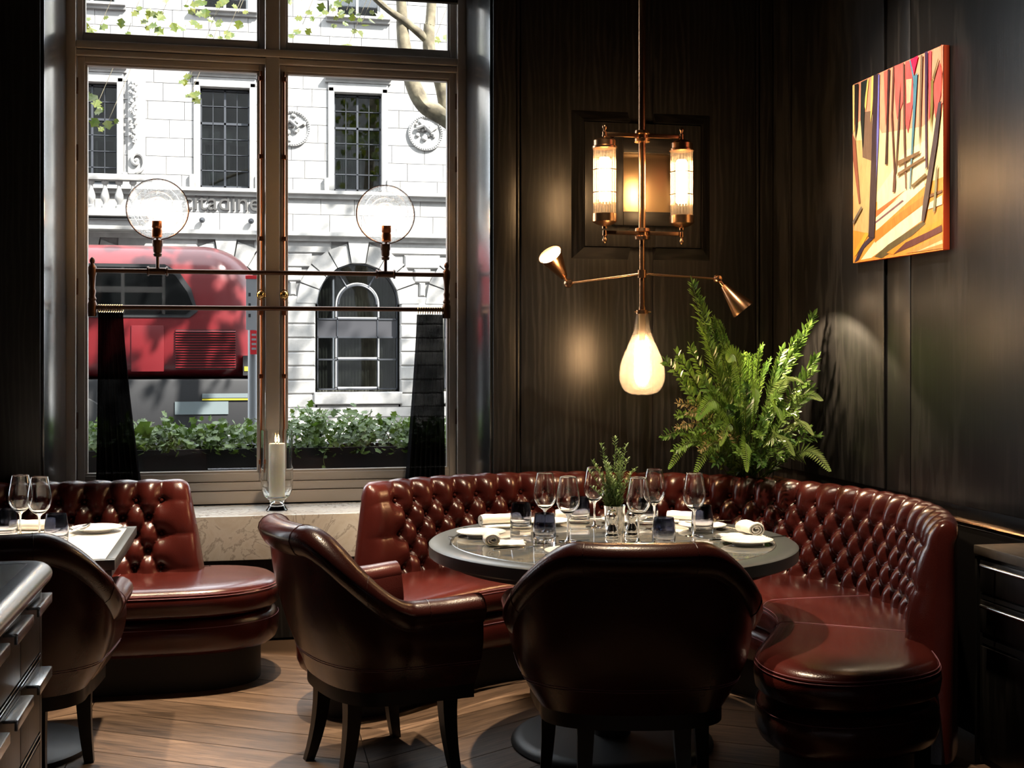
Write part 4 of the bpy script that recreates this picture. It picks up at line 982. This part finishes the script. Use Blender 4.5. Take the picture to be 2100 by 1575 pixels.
def cone(base, jt, aim, nm):
    j = Vector(jt); a = Vector(aim).normalized()
    pp_('spot_arm', MB().tube([base, jt], .0055, 10))
    pp_('spot_joint', MB().lathe([(0, -.02), (.014, -.018), (.021, -.008), (.021, .008), (.014, .018), (0, .02)], 16, jt, (0, 1, 0)).tube([j, j + a * .045], .008, 10))
    cn = pp_('cone_shade', MB(), 'brass')
    s_ = j + a * .04
    cn.data = MB().lathe([(.012, 0), (.017, .004), (.058, .150), (.0555, .150), (.015, .010)], 32, s_, a).mesh('cone_shade', 'brass', 40)
    pp_('spot_lens', MB().lathe([(0, 0), (.047, 0), (.047, .004), (0, .004)], 24, s_ + a * .130, a), 'spot_glow', cn)
    off = Vector((LX, LY, 1.25)); p = s_ + a * .155
    return spot(nm, pd, p - off, p + a - off, 1, 60)
l1 = cone((LX - .018, LY, 1.814), (1.455, LY + .10, 1.772), (-.52, -.42, .60), 'spot_light'); l1.data.energy = 14; l1.data.spot_size = R(95); l1.data.spot_blend = .5
l2 = cone((LX + .018, LY, 1.814), (2.150, LY - .02, 1.795), (.48, -.16, -.62), 'spot_light'); l2.data.energy = 42; l2.data.spot_size = R(96); l2.data.spot_blend = .12
pp_('bulb_cap', MB().lathe([(0, 1.662), (.016, 1.662), (.016, 1.648), (.030, 1.645), (.031, 1.628), (0, 1.628)], 24, (LX, LY, 0)).tube([(LX - .04, LY - .01, 1.637), (LX + .04, LY - .01, 1.637)], .003, 6))
bprof = [(.029, 1.632), (.034, 1.59), (.042, 1.545), (.058, 1.50), (.080, 1.45), (.097, 1.405), (.106, 1.36), (.104, 1.32), (.092, 1.285), (.070, 1.262), (.040, 1.252), (0, 1.250)]
bp_ = [(p.x, p.y) for p in catmull([(a, b, 0) for a, b in bprof], 4)]
bp_ += [(max(0, r - .004), z + (.004 if z < 1.30 else 0)) for r, z in bp_[::-1]]
gb = pp_('glass_bulb', MB().lathe(bp_, 40, (LX, LY, 0)), 'seeded_glass', None, 'all')
pp_('inner_bulb', MB().lathe([(0, 1.505), (.018, 1.50), (.030, 1.485), (.034, 1.46), (.034, 1.33), (.026, 1.305), (0, 1.295)], 24, (LX, LY, 0)), 'bulb_glow')
pp_('lamp_holder', MB().lathe([(0, 1.63), (.016, 1.63), (.016, 1.56), (.012, 1.50), (0, 1.50)], 16, (LX, LY, 0)), 'brass_plate')

# ------------------------------------------------------------------ painting
pt = thing('forest_painting', 'unframed canvas of dark tree trunks over pink, cream and orange diagonal light', 'painting', (XR - .014, 4.76, 1.848))
MB().bbox(-.030, -.002, -.37, .37, 0, .798, b=.003).build('canvas', 'canvas_edge', pt, 30)
STROKES = [
((226,152,122),[(0,1),(1,1),(1,0.564),(0,0.632)]),
((246,214,160),[(0,0.767),(0.226,0.805),(0.349,0.672),(0.801,0.634),(0.999,0.712),(1,0.312),(0,0.291)]),
((222,150,62),[(0,0.378),(0.266,0.31),(1,0.355),(1,0),(0,0)]),
((250,232,185),[(0.297,0.362),(0.619,0.54),(0.828,0.561),(0.819,0.371),(0.297,0.251)]),
((206,176,120),[(0.004,0.688),(0.226,0.654),(0.204,0.147),(0.004,0.183)]),
((120,96,80),[(0.099,0.827),(0.235,0.812),(0.235,0.539),(0.12,0.575)]),
((255,240,196),[(0.099,0.011),(0.266,0.099),(0.809,0.242),(0.809,0.168),(0.226,0.014)]),
((255,240,196),[(0.282,0.228),(0.801,0.382),(0.823,0.332),(0.282,0.154)]),
((190,110,60),[(0.282,0.262),(0.619,0.338),(0.545,0.316),(0.282,0.228)]),
((200,132,50),[(0.27,0.154),(0.809,0.286),(0.809,0.251),(0.27,0.091)]),
((120,80,90),[(0.27,0.204),(0.582,0.289),(0.601,0.281),(0.27,0.193)]),
((96,84,52),[(0.266,0.018),(0.427,0.071),(0.801,0.158),(0.828,0.144),(0.564,0.053),(0.349,0.003)]),
((232,150,50),[(0.408,0.028),(0.619,0.079),(0.991,0.154),(0.991,0.125),(0.674,0.066),(0.486,0.013)]),
((96,48,48),[(0.486,0.016),(0.619,0.066),(0.991,0.12),(0.995,0.091),(0.712,0.045)]),
((238,140,72),[(0.619,0.01),(0.995,0.078),(1,0.008)]),
((252,196,150),[(0.73,0.009),(0.995,0.049),(1,0.031)]),
((60,48,66),[(0.022,0.003),(0.099,0.084),(0.226,0.135),(0.27,0.122),(0.141,0.074),(0.073,0.014)]),
((225,170,60),[(0.011,0.056),(0.162,0.159),(0.204,0.147),(0.032,0.035)]),
((250,236,190),[(0.872,0.244),(0.995,0.268),(0.995,0.222),(0.854,0.212)]),
((120,80,50),[(0.836,0.282),(0.995,0.294),(0.995,0.281),(0.801,0.264)]),
((214,92,82),[(0.378,0.995),(0.427,0.995),(0.422,0.826),(0.399,0.701)]),
((212,92,86),[(0.501,1.0),(0.601,0.997),(0.593,0.794),(0.528,0.716),(0.505,0.828)]),
((208,82,82),[(0.619,0.997),(0.684,0.992),(0.708,0.791),(0.647,0.624),(0.623,0.673)]),
((236,170,140),[(0.628,0.904),(0.689,0.896),(0.674,0.779),(0.634,0.778)]),
((208,84,80),[(0.909,0.815),(0.974,0.92),(0.995,0.865),(0.982,0.757),(0.927,0.648)]),
((206,70,80),[(0.861,0.996),(0.892,0.996),(0.882,0.742),(0.865,0.624)]),
((238,210,120),[(0.166,0.986),(0.204,0.994),(0.166,0.825),(0.15,0.856)]),
((232,204,112),[(0.238,0.999),(0.27,0.999),(0.242,0.802),(0.222,0.749)]),
((236,214,140),[(0.003,0.995),(0.028,0.994),(0.024,0.743),(0.007,0.727)]),
((150,90,70),[(0,0.728),(0.038,0.683),(0.099,0.328),(0.081,0.321),(0.011,0.57)]),
((40,36,36),[(0.028,0.994),(0.077,0.992),(0.066,0.756),(0.038,0.683)]),
((36,44,44),[(0.109,0.992),(0.188,0.994),(0.158,0.893),(0.13,0.612),(0.103,0.788)]),
((56,42,52),[(0.262,1.0),(0.332,0.995),(0.32,0.677),(0.27,0.118),(0.2,0.128),(0.238,0.595)]),
((110,110,190),[(0.32,0.991),(0.332,0.991),(0.324,0.675),(0.296,0.419),(0.3,0.68)]),
((60,40,40),[(0.427,0.995),(0.453,0.996),(0.434,0.751),(0.422,0.495),(0.396,0.499),(0.412,0.699)]),
((90,56,48),[(0.486,1),(0.504,1.0),(0.482,0.761),(0.518,0.391),(0.509,0.338),(0.482,0.341),(0.495,0.449),(0.466,0.744)]),
((70,50,46),[(0.555,0.802),(0.574,0.906),(0.559,0.674),(0.524,0.436),(0.514,0.437),(0.536,0.642)]),
((96,66,56),[(0.597,0.995),(0.612,0.992),(0.619,0.718),(0.634,0.341),(0.623,0.342),(0.604,0.595)]),
((228,24,72),[(0.672,0.995),(0.762,0.999),(0.715,0.911)]),
((70,120,140),[(0.712,0.901),(0.755,0.914),(0.73,0.717),(0.678,0.336),(0.668,0.337),(0.704,0.722)]),
((70,120,140),[(0.668,0.994),(0.682,0.992),(0.726,0.885),(0.712,0.878)]),
((110,90,70),[(0.786,0.995),(0.808,0.991),(0.784,0.603),(0.773,0.525),(0.769,0.64)]),
((58,34,66),[(0.83,1),(0.861,0.999),(0.85,0.662),(0.854,0.427),(0.836,0.412),(0.832,0.682)]),
((120,110,50),[(0.892,0.843),(0.916,0.856),(0.912,0.711),(0.889,0.586),(0.885,0.698)]),
((110,100,60),[(0.905,0.857),(0.961,0.94),(0.968,0.937),(0.923,0.846)]),
((66,54,60),[(0.964,0.723),(0.997,0.726),(0.954,0.533),(0.861,0.246),(0.823,0.158),(0.795,0.157),(0.812,0.251),(0.909,0.54)]),
((130,130,100),[(0.943,0.406),(0.961,0.421),(0.936,0.203),(0.912,0.188)]),
((236,84,44),[(0.995,1),(1,1),(1,0.563),(0.997,0.721)]),
((120,90,60),[(0.545,0.496),(0.784,0.515),(0.774,0.499),(0.545,0.47)]),
((120,90,60),[(0.545,0.434),(0.828,0.482),(0.823,0.467),(0.541,0.416)]),
((110,90,50),[(0.693,0.352),(0.836,0.395),(0.854,0.383),(0.703,0.337)]),
((110,100,90),[(0.011,0.231),(0.12,0.307),(0.13,0.296),(0.016,0.212)])
]
cm = {}
me = bpy.data.meshes.new('paint_layer'); vs, fs, mi = [], [], []
for i, (c, p) in enumerate(STROKES):
    if c not in cm:
        m = mat('paint_%d_%d_%d' % c, srgb(*c)[:3], .42); cm[c] = len(me.materials); me.materials.append(m)
        v = coords(m, (1, 9, 2.2)); nn = noise(m, v, 5, 5, .65, .8); b0 = srgb(*c)
        L(m, ramp(m, nn, [(.25, tuple(q * .72 for q in b0[:3])), (.5, b0), (.8, tuple(min(1, q * 1.12 + .02) for q in b0[:3]))]), BS(m).inputs['Base Color']); bump(m, nn, .5, .003)
    x = -.0305 - .00014 * i; o = len(vs)
    vs += [(x, .37 - .74 * u, .798 * v_) for u, v_ in p]; fs.append(tuple(range(o, o + len(p)))); mi.append(cm[c])
me.from_pydata(vs, [], fs); me.polygons.foreach_set('material_index', mi); me.update()
link('paint_layer', me, pt)

# ------------------------------------------------------------------ foliage arrangement in the corner
fo = Vector((2.37, 5.71, .80))
fa = thing('foliage_arrangement', 'large corner arrangement of ferns and leafy green branches behind the banquette', 'plant', fo)
pedestal = MB().lathe([(0, -.80), (.13, -.80), (.13, -.16), (.10, -.15), (.12, -.02), (.125, .0), (.11, .0), (.10, -.03), (0, -.03)], 24).build('urn', 'black_metal', fa, 40)
rnd = random.Random(21)
def curve_to(tip, sag=.12, up=.35):
    t = Vector(tip) - fo; p0 = Vector((rnd.uniform(-.05, .05), rnd.uniform(-.05, .05), -.03))
    m1 = p0.lerp(t, .35) + Vector((0, 0, up * t.length * .35)); m2 = p0.lerp(t, .72) + Vector((0, 0, sag * t.length))
    return catmull([p0, m1, m2, t], 12)
def branch(tip, leaf=.05, wid=.42, mt='ruscus_leaf', start=.25, dens=1.0, sag=.05, up=.15, name='leafy_branch'):
    P = curve_to(tip, sag, up); b = MB().tube(P, [.004 - .003 * i / len(P) for i in range(len(P))], 5).build(name, 'stem_green', fa, True)
    mb = MB(); n = len(P)
    tot = sum((P[i + 1] - P[i]).length for i in range(n - 1)); N_ = int(tot / .016 * dens)
    for k in range(N_):
        u = start + (1 - start) * (k + rnd.random() * .5) / N_; i = min(n - 2, int(u * (n - 1))); p = P[i].lerp(P[i + 1], u * (n - 1) - i); d = (P[i + 1] - P[i]).normalized()
        sd = d.cross(Vector((rnd.uniform(-.6, .6), -1, rnd.uniform(-.6, .6)))).normalized() * (1 if k % 2 else -1)
        dr = d * .75 + sd * rnd.uniform(.5, .95) + Vector((0, rnd.uniform(-.5, .2), rnd.uniform(-.1, .3))); l = leaf * rnd.uniform(.75, 1.2) * (1 - .35 * max(0, u - .8) / .2)
        leafquad(mb, p, dr, (rnd.uniform(-.4, .4), -.7, .8), l, l * wid)
    leafquad(mb, P[-1], d, (0, -.7, .7), leaf * .8, leaf * wid * .8)
    mb.build('leaves', mt, b)['kind'] = 'stuff'; return b
def frond(tip, width=.075, mt='fern_leaf', sag=.16, up=.3, start=.3):
    P = curve_to(tip, sag, up); n = len(P); b = MB().tube(P, [.0028 - .002 * i / n for i in range(n)], 5).build('fern_frond', 'stem_green', fa, True)
    mb = MB(); N_ = int(sum((P[i + 1] - P[i]).length for i in range(n - 1)) * (1 - start) / .0150)
    for k in range(N_):
        u = start + (1 - start) * k / N_; i = min(n - 2, int(u * (n - 1))); p = P[i].lerp(P[i + 1], u * (n - 1) - i); d = (P[i + 1] - P[i]).normalized()
        v_ = (u - start) / (1 - start); w = width * (min(1, v_ * 4 + .35) * (1 - v_) ** .75 + .04)
        s_ = d.cross(Vector((.15, -1, .35))).normalized()
        for sg in (-1, 1): leafquad(mb, p, s_ * sg + d * .45 + Vector((0, 0, -.12)), (0, -.8, .6), w, .0090)
    mb.build('leaflets', mt, b)['kind'] = 'stuff'; return b
J = lambda t, q=.03: (t[0] + rnd.uniform(-q, q), t[1] + rnd.uniform(-q, q), t[2] + rnd.uniform(-q, q))
for t in [(1.995, 5.45, 1.765), (2.02, 5.42, 1.69), (2.08, 5.43, 1.58), (2.05, 5.40, 1.50)]: branch(t, .055, .28, dens=1.3, up=.05, sag=.02)
for t in [(1.797, 5.25, 1.411), (1.86, 5.28, 1.44), (1.93, 5.3, 1.47), (2.60, 5.46, 1.62), (2.565, 5.44, 1.57), (2.55, 5.5, 1.50), (2.585, 5.40, 1.42), (2.56, 5.38, 1.36), (2.50, 5.46, 1.50), (2.45, 5.40, 1.42), (1.88, 5.25, 1.30), (1.95, 5.2, 1.33), (2.50, 5.3, 1.25), (2.40, 5.36, 1.46), (2.54, 5.36, 1.28), (2.02, 5.25, 1.28)]: branch(t, .055, .46, up=.12, dens=.9)
for t in [(2.024, 5.40, 1.56), (2.09, 5.43, 1.62), (2.13, 5.4, 1.54), (2.20, 5.46, 1.46), (2.30, 5.52, 1.46), (2.395, 5.55, 1.47), (2.46, 5.52, 1.45), (2.12, 5.35, 1.42), (2.34, 5.4, 1.40), (2.25, 5.35, 1.42), (2.18, 5.3, 1.36)]:
    for q in range(2): branch(J(t), .026, .26, 'fern_leaf', .35, 2.6, up=.25, sag=.10, name='feathery_branch')
for t in [(1.802, 5.3, 1.073), (1.85, 5.25, 1.17), (1.82, 5.2, 1.02), (1.9, 5.2, 1.10), (2.56, 5.32, 1.06), (2.57, 5.36, .98), (2.2, 5.15, 1.08), (2.3, 5.15, .98), (2.45, 5.2, 1.10), (2.1, 5.15, 1.0), (1.98, 5.15, 1.12), (2.3, 5.18, 1.25), (2.12, 5.2, 1.22), (2.4, 5.2, 1.18)]: branch(t, .046, .42, 'ruscus_leaf', .25, 1.1, up=.25, sag=.12)
for t in [(2.15, 5.18, 1.30), (2.05, 5.15, 1.20), (2.24, 5.15, 1.16), (2.36, 5.18, 1.06), (2.0, 5.18, .96), (2.2, 5.12, .95)]: branch(t, .05, .40, 'ruscus_dark', .2, 1.2, up=.25, sag=.12)
for t in [(1.86, 5.27, 1.22), (1.90, 5.24, 1.18), (1.84, 5.22, 1.12), (1.93, 5.18, 1.02), (2.02, 5.16, 1.08)]: branch(t, .042, .25, 'dry_leaf', .4, .9, up=.25, sag=.12, name='dry_branch')
for t, w, mt in [((2.05, 5.16, 1.41), .075, 'fern_leaf'), ((1.885, 5.10, 1.155), .075, 'fern_leaf'), ((2.16, 5.10, 1.24), .065, 'fern_leaf'), ((2.42, 5.18, 1.31), .06, 'fern_pale'), ((2.53, 5.22, 1.23), .075, 'fern_pale'), ((2.44, 5.12, 1.08), .055, 'fern_pale'),
                 ((2.33, 5.08, .995), .065, 'fern_pale'), ((1.791, 5.2, .935), .055, 'fern_leaf'), ((1.885, 5.13, .915), .06, 'fern_leaf'), ((2.10, 5.06, .93), .06, 'fern_leaf'), ((2.56, 5.2, .91), .075, 'fern_pale'), ((2.27, 5.08, 1.15), .055, 'fern_leaf'), ((2.00, 5.12, 1.04), .055, 'fern_leaf')]: frond(t, w, mt, .22, .5, .45)

# ------------------------------------------------------------------ tableware
ZT = .7520; ZS = .7500
wg_prof_out = [(.0, .098), (.010, .100), (.026, .112), (.039, .130), (.044, .150), (.0435, .165), (.040, .190), (.0345, .222), (.031, .240)]
wo = [(p.x, p.y) for p in catmull([(a, b, 0) for a, b in wg_prof_out], 3)]
wi = [(max(0, r - .0011), z + (.004 if z < .11 else .0005)) for r, z in wo[::-1]]
def wine_glass(label, x, y, z, grp, src=None):
    if src: o = copy_tree(src); o['label'] = label; o['group'] = grp; o.location = (x, y, z); return o
    o = thing('wine_glass', label, 'wine glass', (x, y, z), 0, grp)
    MB().lathe(wo + wi, 36).build('bowl', 'wine_glass', o, 60)
    MB().lathe([(.010, .100), (.0045, .092), (.0036, .07), (.0036, .03), (.0055, .010), (.010, .005)], 16).build('stem', 'wine_glass', o, True)
    MB().lathe([(.010, .005), (.034, .0022), (.036, .001), (.034, .0), (0, 0)], 32).build('foot', 'wine_glass', o, True); return o
G = 'wine glasses on the round table'
w0 = wine_glass('wine glass behind another at the left, by the two left tumblers', 1.10, 4.63, ZT - .004, G)
for lb_, x, y in [('wine glass left of the rosemary, overlapping the glass behind it', 1.150, 4.47), ('wine glass just left of the rosemary pot', 1.351, 4.825), ('wine glass right of the pepper mill, nearest the chair back', 1.395, 4.385),
                  ('wine glass right of the rosemary in front of the far tumbler', 1.561, 4.70), ('wine glass furthest right on the round table', 1.655, 4.50)]: wine_glass(lb_, x, y, ZT - .004, G, w0)
t_out = [(.0, .0), (.038, .0), (.0415, .003), (.0425, .02), (.0425, .05), (.040, .08), (.0355, .108)]
t_in = [(.0335, .108), (.038, .08), (.0405, .05), (.0400, .025), (.034, .018), (0, .017)]
tume = MB().lathe([(p.x, p.y) for p in catmull([(a, b, 0) for a, b in t_out], 3)] + t_in, 36).mesh('tumbler', 'smoke_glass', 50)
def tumbler(label, x, y, z, grp): tag(link('tumbler', tume, None, (x, y, z)), label, 'tumbler', grp)
G = 'smoky tumblers on the round table'
for lb_, x, y in [('smoky navy tumbler furthest left, beside the folded napkin', 1.041, 4.792), ('smoky navy tumbler in front of the overlapping wine glasses', 1.057, 4.455), ('smoky navy tumbler at the far side, left of the rosemary', 1.319, 4.934),
                  ('smoky navy tumbler at the far side, right of the rosemary', 1.583, 4.85), ('smoky navy tumbler above the near chair back', 1.452, 4.262), ('smoky navy tumbler furthest right, beside side plates', 1.713, 4.57)]: tumbler(lb_, x, y, ZT - .004, G)
plme = MB().lathe([(0, .004), (.045, .004), (.05, .0), (.054, .0), (.056, .005), (.085, .013), (.094, .017), (.095, .019), (.093, .0195), (.084, .0155), (.058, .009), (.03, .0075), (0, .0075)], 44).mesh('side_plate', 'china', True)
def plate(label, x, y, z, grp): return tag(link('side_plate', plme, None, (x, y, z)), label, 'plate', grp)
G = 'side plates on the round table'
for lb_, x, y in [('white side plate behind the rolled napkin at the left rim', .86, 4.67), ('white side plate half hidden by the near chair back', 1.085, 4.165), ('white side plate at the right, behind the standing napkin', 1.755, 4.68), ('white side plate nearest the right rim, before the standing napkin', 1.775, 4.275),
                  ('white side plate at the far left behind the tumblers', 1.18, 4.93), ('white side plate at the far side right of the rosemary', 1.50, 4.905)]: plate(lb_, x, y, ZT - .004, G)
def napkin(label, x, y, z, rz, roll, tail, w, grp):
    """linen strip folded into a roll at one end with a flat tail"""
    th_ = .0026; c = []
    for k in range(10): c.append((-tail + tail * k / 9, .006))
    for k in range(1, 52):
        a = -PI / 2 + 5.2 * PI * k / 51; rr = roll * (1 - .78 * k / 51); c.append((.0 + rr * 1.25 * math.cos(a), roll + rr * .88 * math.sin(a) + .002))
    N_ = []
    for i in range(len(c)):
        a, b = c[max(i - 1, 0)], c[min(i + 1, len(c) - 1)]; l = math.hypot(b[0] - a[0], b[1] - a[1]) or 1; N_.append((-(b[1] - a[1]) / l, (b[0] - a[0]) / l))
    sec = [(p[0] + n[0] * th_, p[1] + n[1] * th_) for p, n in zip(c, N_)] + [(p[0] - n[0] * th_, p[1] - n[1] * th_) for p, n in zip(c[::-1], N_[::-1])]
    rs = []
    for j in range(9):
        v_ = -w / 2 + w * j / 8; e = .96 if j in (0, 8) else 1 + .02 * math.sin(j * 2.1)
        rs.append([(p[0] * e + .004 * math.sin(j * 1.3), v_, max(.001, p[1] * e + .0008 * math.sin(7 * p[0] * 20 + j))) for p in sec])
    return tag(MB().rings(rs).build('napkin', 'linen', None, 50, (x, y, z), (0, 0, rz)), label, 'napkin', grp)
G = 'linen napkins on the round table'
napkin('rolled white napkin with open end at the left rim of the round table', .86, 4.455, ZT - .004, R(170), .024, .12, .125, G)
napkin('folded white napkin left of the leftmost tumbler', .985, 4.93, ZT - .004, R(100), .025, .08, .17, G)
napkin('white napkin lying flat behind the near chair back', 1.33, 4.20, ZT - .004, R(262), .012, .07, .18, G)
napkin('white napkin standing in a roll near the right rim', 1.86, 4.455, ZT - .004, R(8), .030, .12, .10, G)
napkin('folded white napkin behind the rightmost tumbler', 1.76, 4.89, ZT - .004, R(60), .022, .07, .15, G)
napkin('white napkin on the far side behind the rosemary pot', 1.31, 5.02, ZT - .004, R(80), .024, .05, .14, G)
km = MB(); rs = []
for k in range(15):
    t = k / 14; x = -.105 + .21 * t; w = (.0042 + .0015 * math.sin(PI * t * 2)) if t < .45 else .0085 * (1 - ((t - .45) / .55) ** 3) + .001; h = .0032 if t < .45 else .0010
    rs.append([(x, -w, .001), (x, w, .001), (x, w * .7, .001 + h), (x, -w * .7, .001 + h)])
kme = km.rings(rs).mesh('butter_knife', 'silver', 40)
fm = MB(); rs = []
for k in range(12):
    t = k / 11; x = -.10 + .14 * t; w = .0045 - .002 * math.sin(PI * t) + (.007 * sm((t - .8) / .2)); z = .004 + .008 * sm((t - .6) / .4) * (1 - sm((t - .85) / .15) * .3)
    rs.append([(x, -w, z), (x, w, z), (x, w * .8, z + .002), (x, -w * .8, z + .002)])
fm.rings(rs)
for q in (-.009, -.003, .003, .009): fm.tube([(.038, q, .011), (.06, q, .010), (.085, q, .006)], .0014, 5)
fme = fm.mesh('fork', 'silver', 40)
def cutlery(me, nm, label, x, y, rz, z=ZT - .004, grp=None, rx=0): tag(link(nm, me, None, (x, y, z), (rx, 0, rz)), label, 'cutlery', grp)
cutlery(kme, 'butter_knife', 'silver knife in front of the rolled napkin at the left rim', .945, 4.365, R(14))
cutlery(fme, 'fork', 'silver fork left of the rolled napkin at the left rim', .725, 4.56, R(80))
cutlery(kme, 'butter_knife', 'silver knife before the folded napkin left of the tumblers', .925, 4.845, R(-20))
cutlery(kme, 'butter_knife', 'silver knife across the side plate behind the standing napkin', 1.79, 4.745, R(-12), ZT + .018)
cutlery(fme, 'fork', 'silver fork to the right of the standing napkin', 1.895, 4.375, R(200))
cutlery(kme, 'butter_knife', 'silver knife between the standing napkin and right rim plate', 1.775, 4.385, R(0))
# silver mills and rosemary
mp = [(0, 0), (.024, 0), (.026, .004), (.026, .010), (.022, .016), (.024, .024), (.020, .034), (.0145, .048), (.015, .058), (.021, .066), (.022, .078), (.021, .088), (.0155, .093), (.016, .097), (.0165, .100), (.010, .104), (.004, .106), (.005, .110), (.0035, .114), (0, .115)]
mm = MB().lathe(mp, 24).mesh('pepper_mill', 'silver', 40)
tag(link('salt_mill', mm, None, (1.338, 4.535, ZT - .004)), 'small silver salt mill, left of the pair before the rosemary', 'mill', 'silver mills'); tag(link('pepper_mill', mm, None, (1.418, 4.545, ZT - .004)), 'small silver pepper mill, right of the pair before the rosemary', 'mill', 'silver mills')
rp_ = thing('rosemary_pot', 'upright rosemary plant in a silver cup in the middle of the table', 'plant', (1.385, 4.655, ZT - .004))
MB().lathe([(0, 0), (.036, 0), (.037, .005), (.041, .09), (.043, .105), (.041, .106), (.038, .095), (.034, .02), (0, .018)], 28).build('silver_cup', 'silver', rp_, 40)
MB().lathe([(0, .088), (.037, .088), (.037, .08), (0, .08)], 20).build('soil', 'soil', rp_)
rnd = random.Random(4)
for k in range(28):
    a = rnd.uniform(0, 2 * PI); q = rnd.uniform(.0, .028); lean = rnd.uniform(.015, .085); h = rnd.uniform(.08, .21) if k > 3 else [.285, .26, .255, .24][k]
    if k < 4: lean = [.005, .03, .035, .02][k]; a = [1, 3.0, .1, 5][k]
    p0 = Vector((q * math.cos(a), q * math.sin(a), .085)); P = catmull([p0, p0 + Vector((lean * .3 * math.cos(a), lean * .3 * math.sin(a), h * .5)), p0 + Vector((lean * math.cos(a), lean * math.sin(a), h))], 10)
    s_ = MB().tube(P, [.0022 - .0014 * i / len(P) for i in range(len(P))], 5).build('sprig', 'stem_green', rp_); mb = MB()
    nn = int(h / .0038)
    for j in range(nn):
        u = .08 + .92 * j / nn; i = min(len(P) - 2, int(u * (len(P) - 1))); p = P[i].lerp(P[i + 1], u * (len(P) - 1) - i); b_ = rnd.uniform(0, 2 * PI); l = rnd.uniform(.020, .034) * (1 - .40 * u)
        leafquad(mb, p, (math.cos(b_), math.sin(b_), rnd.uniform(.5, 1.1)), (0, 0, 1), l, .0062)
    mb.build('needles', 'rosemary_leaf', s_)['kind'] = 'stuff'
# left table
G = 'wine glasses on the square table'
wine_glass('left one of two wine glasses on the square table', -.845, 4.93, ZS, G, w0); wine_glass('right one of two wine glasses on the square table', -.765, 4.85, ZS, G, w0)
tumbler('smoky navy tumbler at the far left edge of the photo', -.905, 4.985, ZS, 'smoky tumblers on the square table'); tumbler('smoky navy tumbler beside the leather chair top on the square table', -.698, 4.80, ZS, 'smoky tumblers on the square table')
plate('white side plate with a knife on the square table', -.590, 5.085, ZS, 'plate on the square table')
napkin('folded white napkin behind the wine glasses on the square table', -.83, 5.10, ZS, R(90), .026, .06, .16, 'napkin on the square table')
cutlery(kme, 'butter_knife', 'silver knife resting on the side plate of the square table', -.645, 5.08, R(78), ZS + .0195); cutlery(fme, 'fork', 'silver fork on the square table by the tumbler', -.715, 5.02, R(80), ZS)

# ------------------------------------------------------------------ ceiling spotlights
def ceil_spot(label, loc, target, power, angle, blend=.25, col=(1, .78, .54)):
    t = thing('ceiling_spotlight', label, 'spotlight', (loc[0], loc[1], 4.1), 0, 'ceiling spotlights')
    d = (Vector(target) - Vector((loc[0], loc[1], 4.0))).normalized()
    MB().lathe([(0, -.02), (.045, -.02), (.05, .0), (.05, .10), (.044, .10), (.044, .05), (0, .05)], 20, (0, 0, -.10), d).build('housing', 'black_metal', t, 40); MB().tube([(0, 0, -.09), (0, 0, 0)], .012, 8).build('stem', 'black_metal', t)
    spot('lamp', t, Vector((0, 0, -.10)) + d * .11, Vector((0, 0, -.10)) + d * 2, power, angle, blend, col, .035)
ceil_spot('black ceiling spotlight aimed at the round table', (1.0, 4.9), (1.25, 4.6, .75), 560, 34)
ceil_spot('black ceiling spotlight aimed at the square table', (-1.1, 5.3), (-.75, 5.0, .75), 420, 32)
ceil_spot('black ceiling spotlight aimed at the painting', (1.2, 4.3), (2.65, 4.75, 2.13), 430, 38, 1.0, (1, .84, .66))
ceil_spot('black ceiling spotlight aimed at the floor by the window banquette', (.1, 5.4), (-.1, 5.0, 0), 760, 36)
ceil_spot('black ceiling spotlight aimed at the right end of the booth', (1.9, 3.6), (2.2, 4.6, .6), 300, 36, .4)
ceil_spot('black ceiling spotlight aimed at the back of the booth', (1.3, 4.2), (1.5, 5.7, .7), 300, 40, .5)
ceil_spot('black ceiling spotlight above the nearest tub chair', (1.22, 4.25), (1.14, 3.70, .85), 260, 24, .6)
ceil_spot('black ceiling spotlight above the tub chair left of the round table', (.62, 4.42), (.18, 4.30, .8), 260, 24, .6)
ceil_spot('black ceiling spotlight aimed at the marble sill', (.35, 4.5), (.2, 6.3, .5), 260, 26, .6)
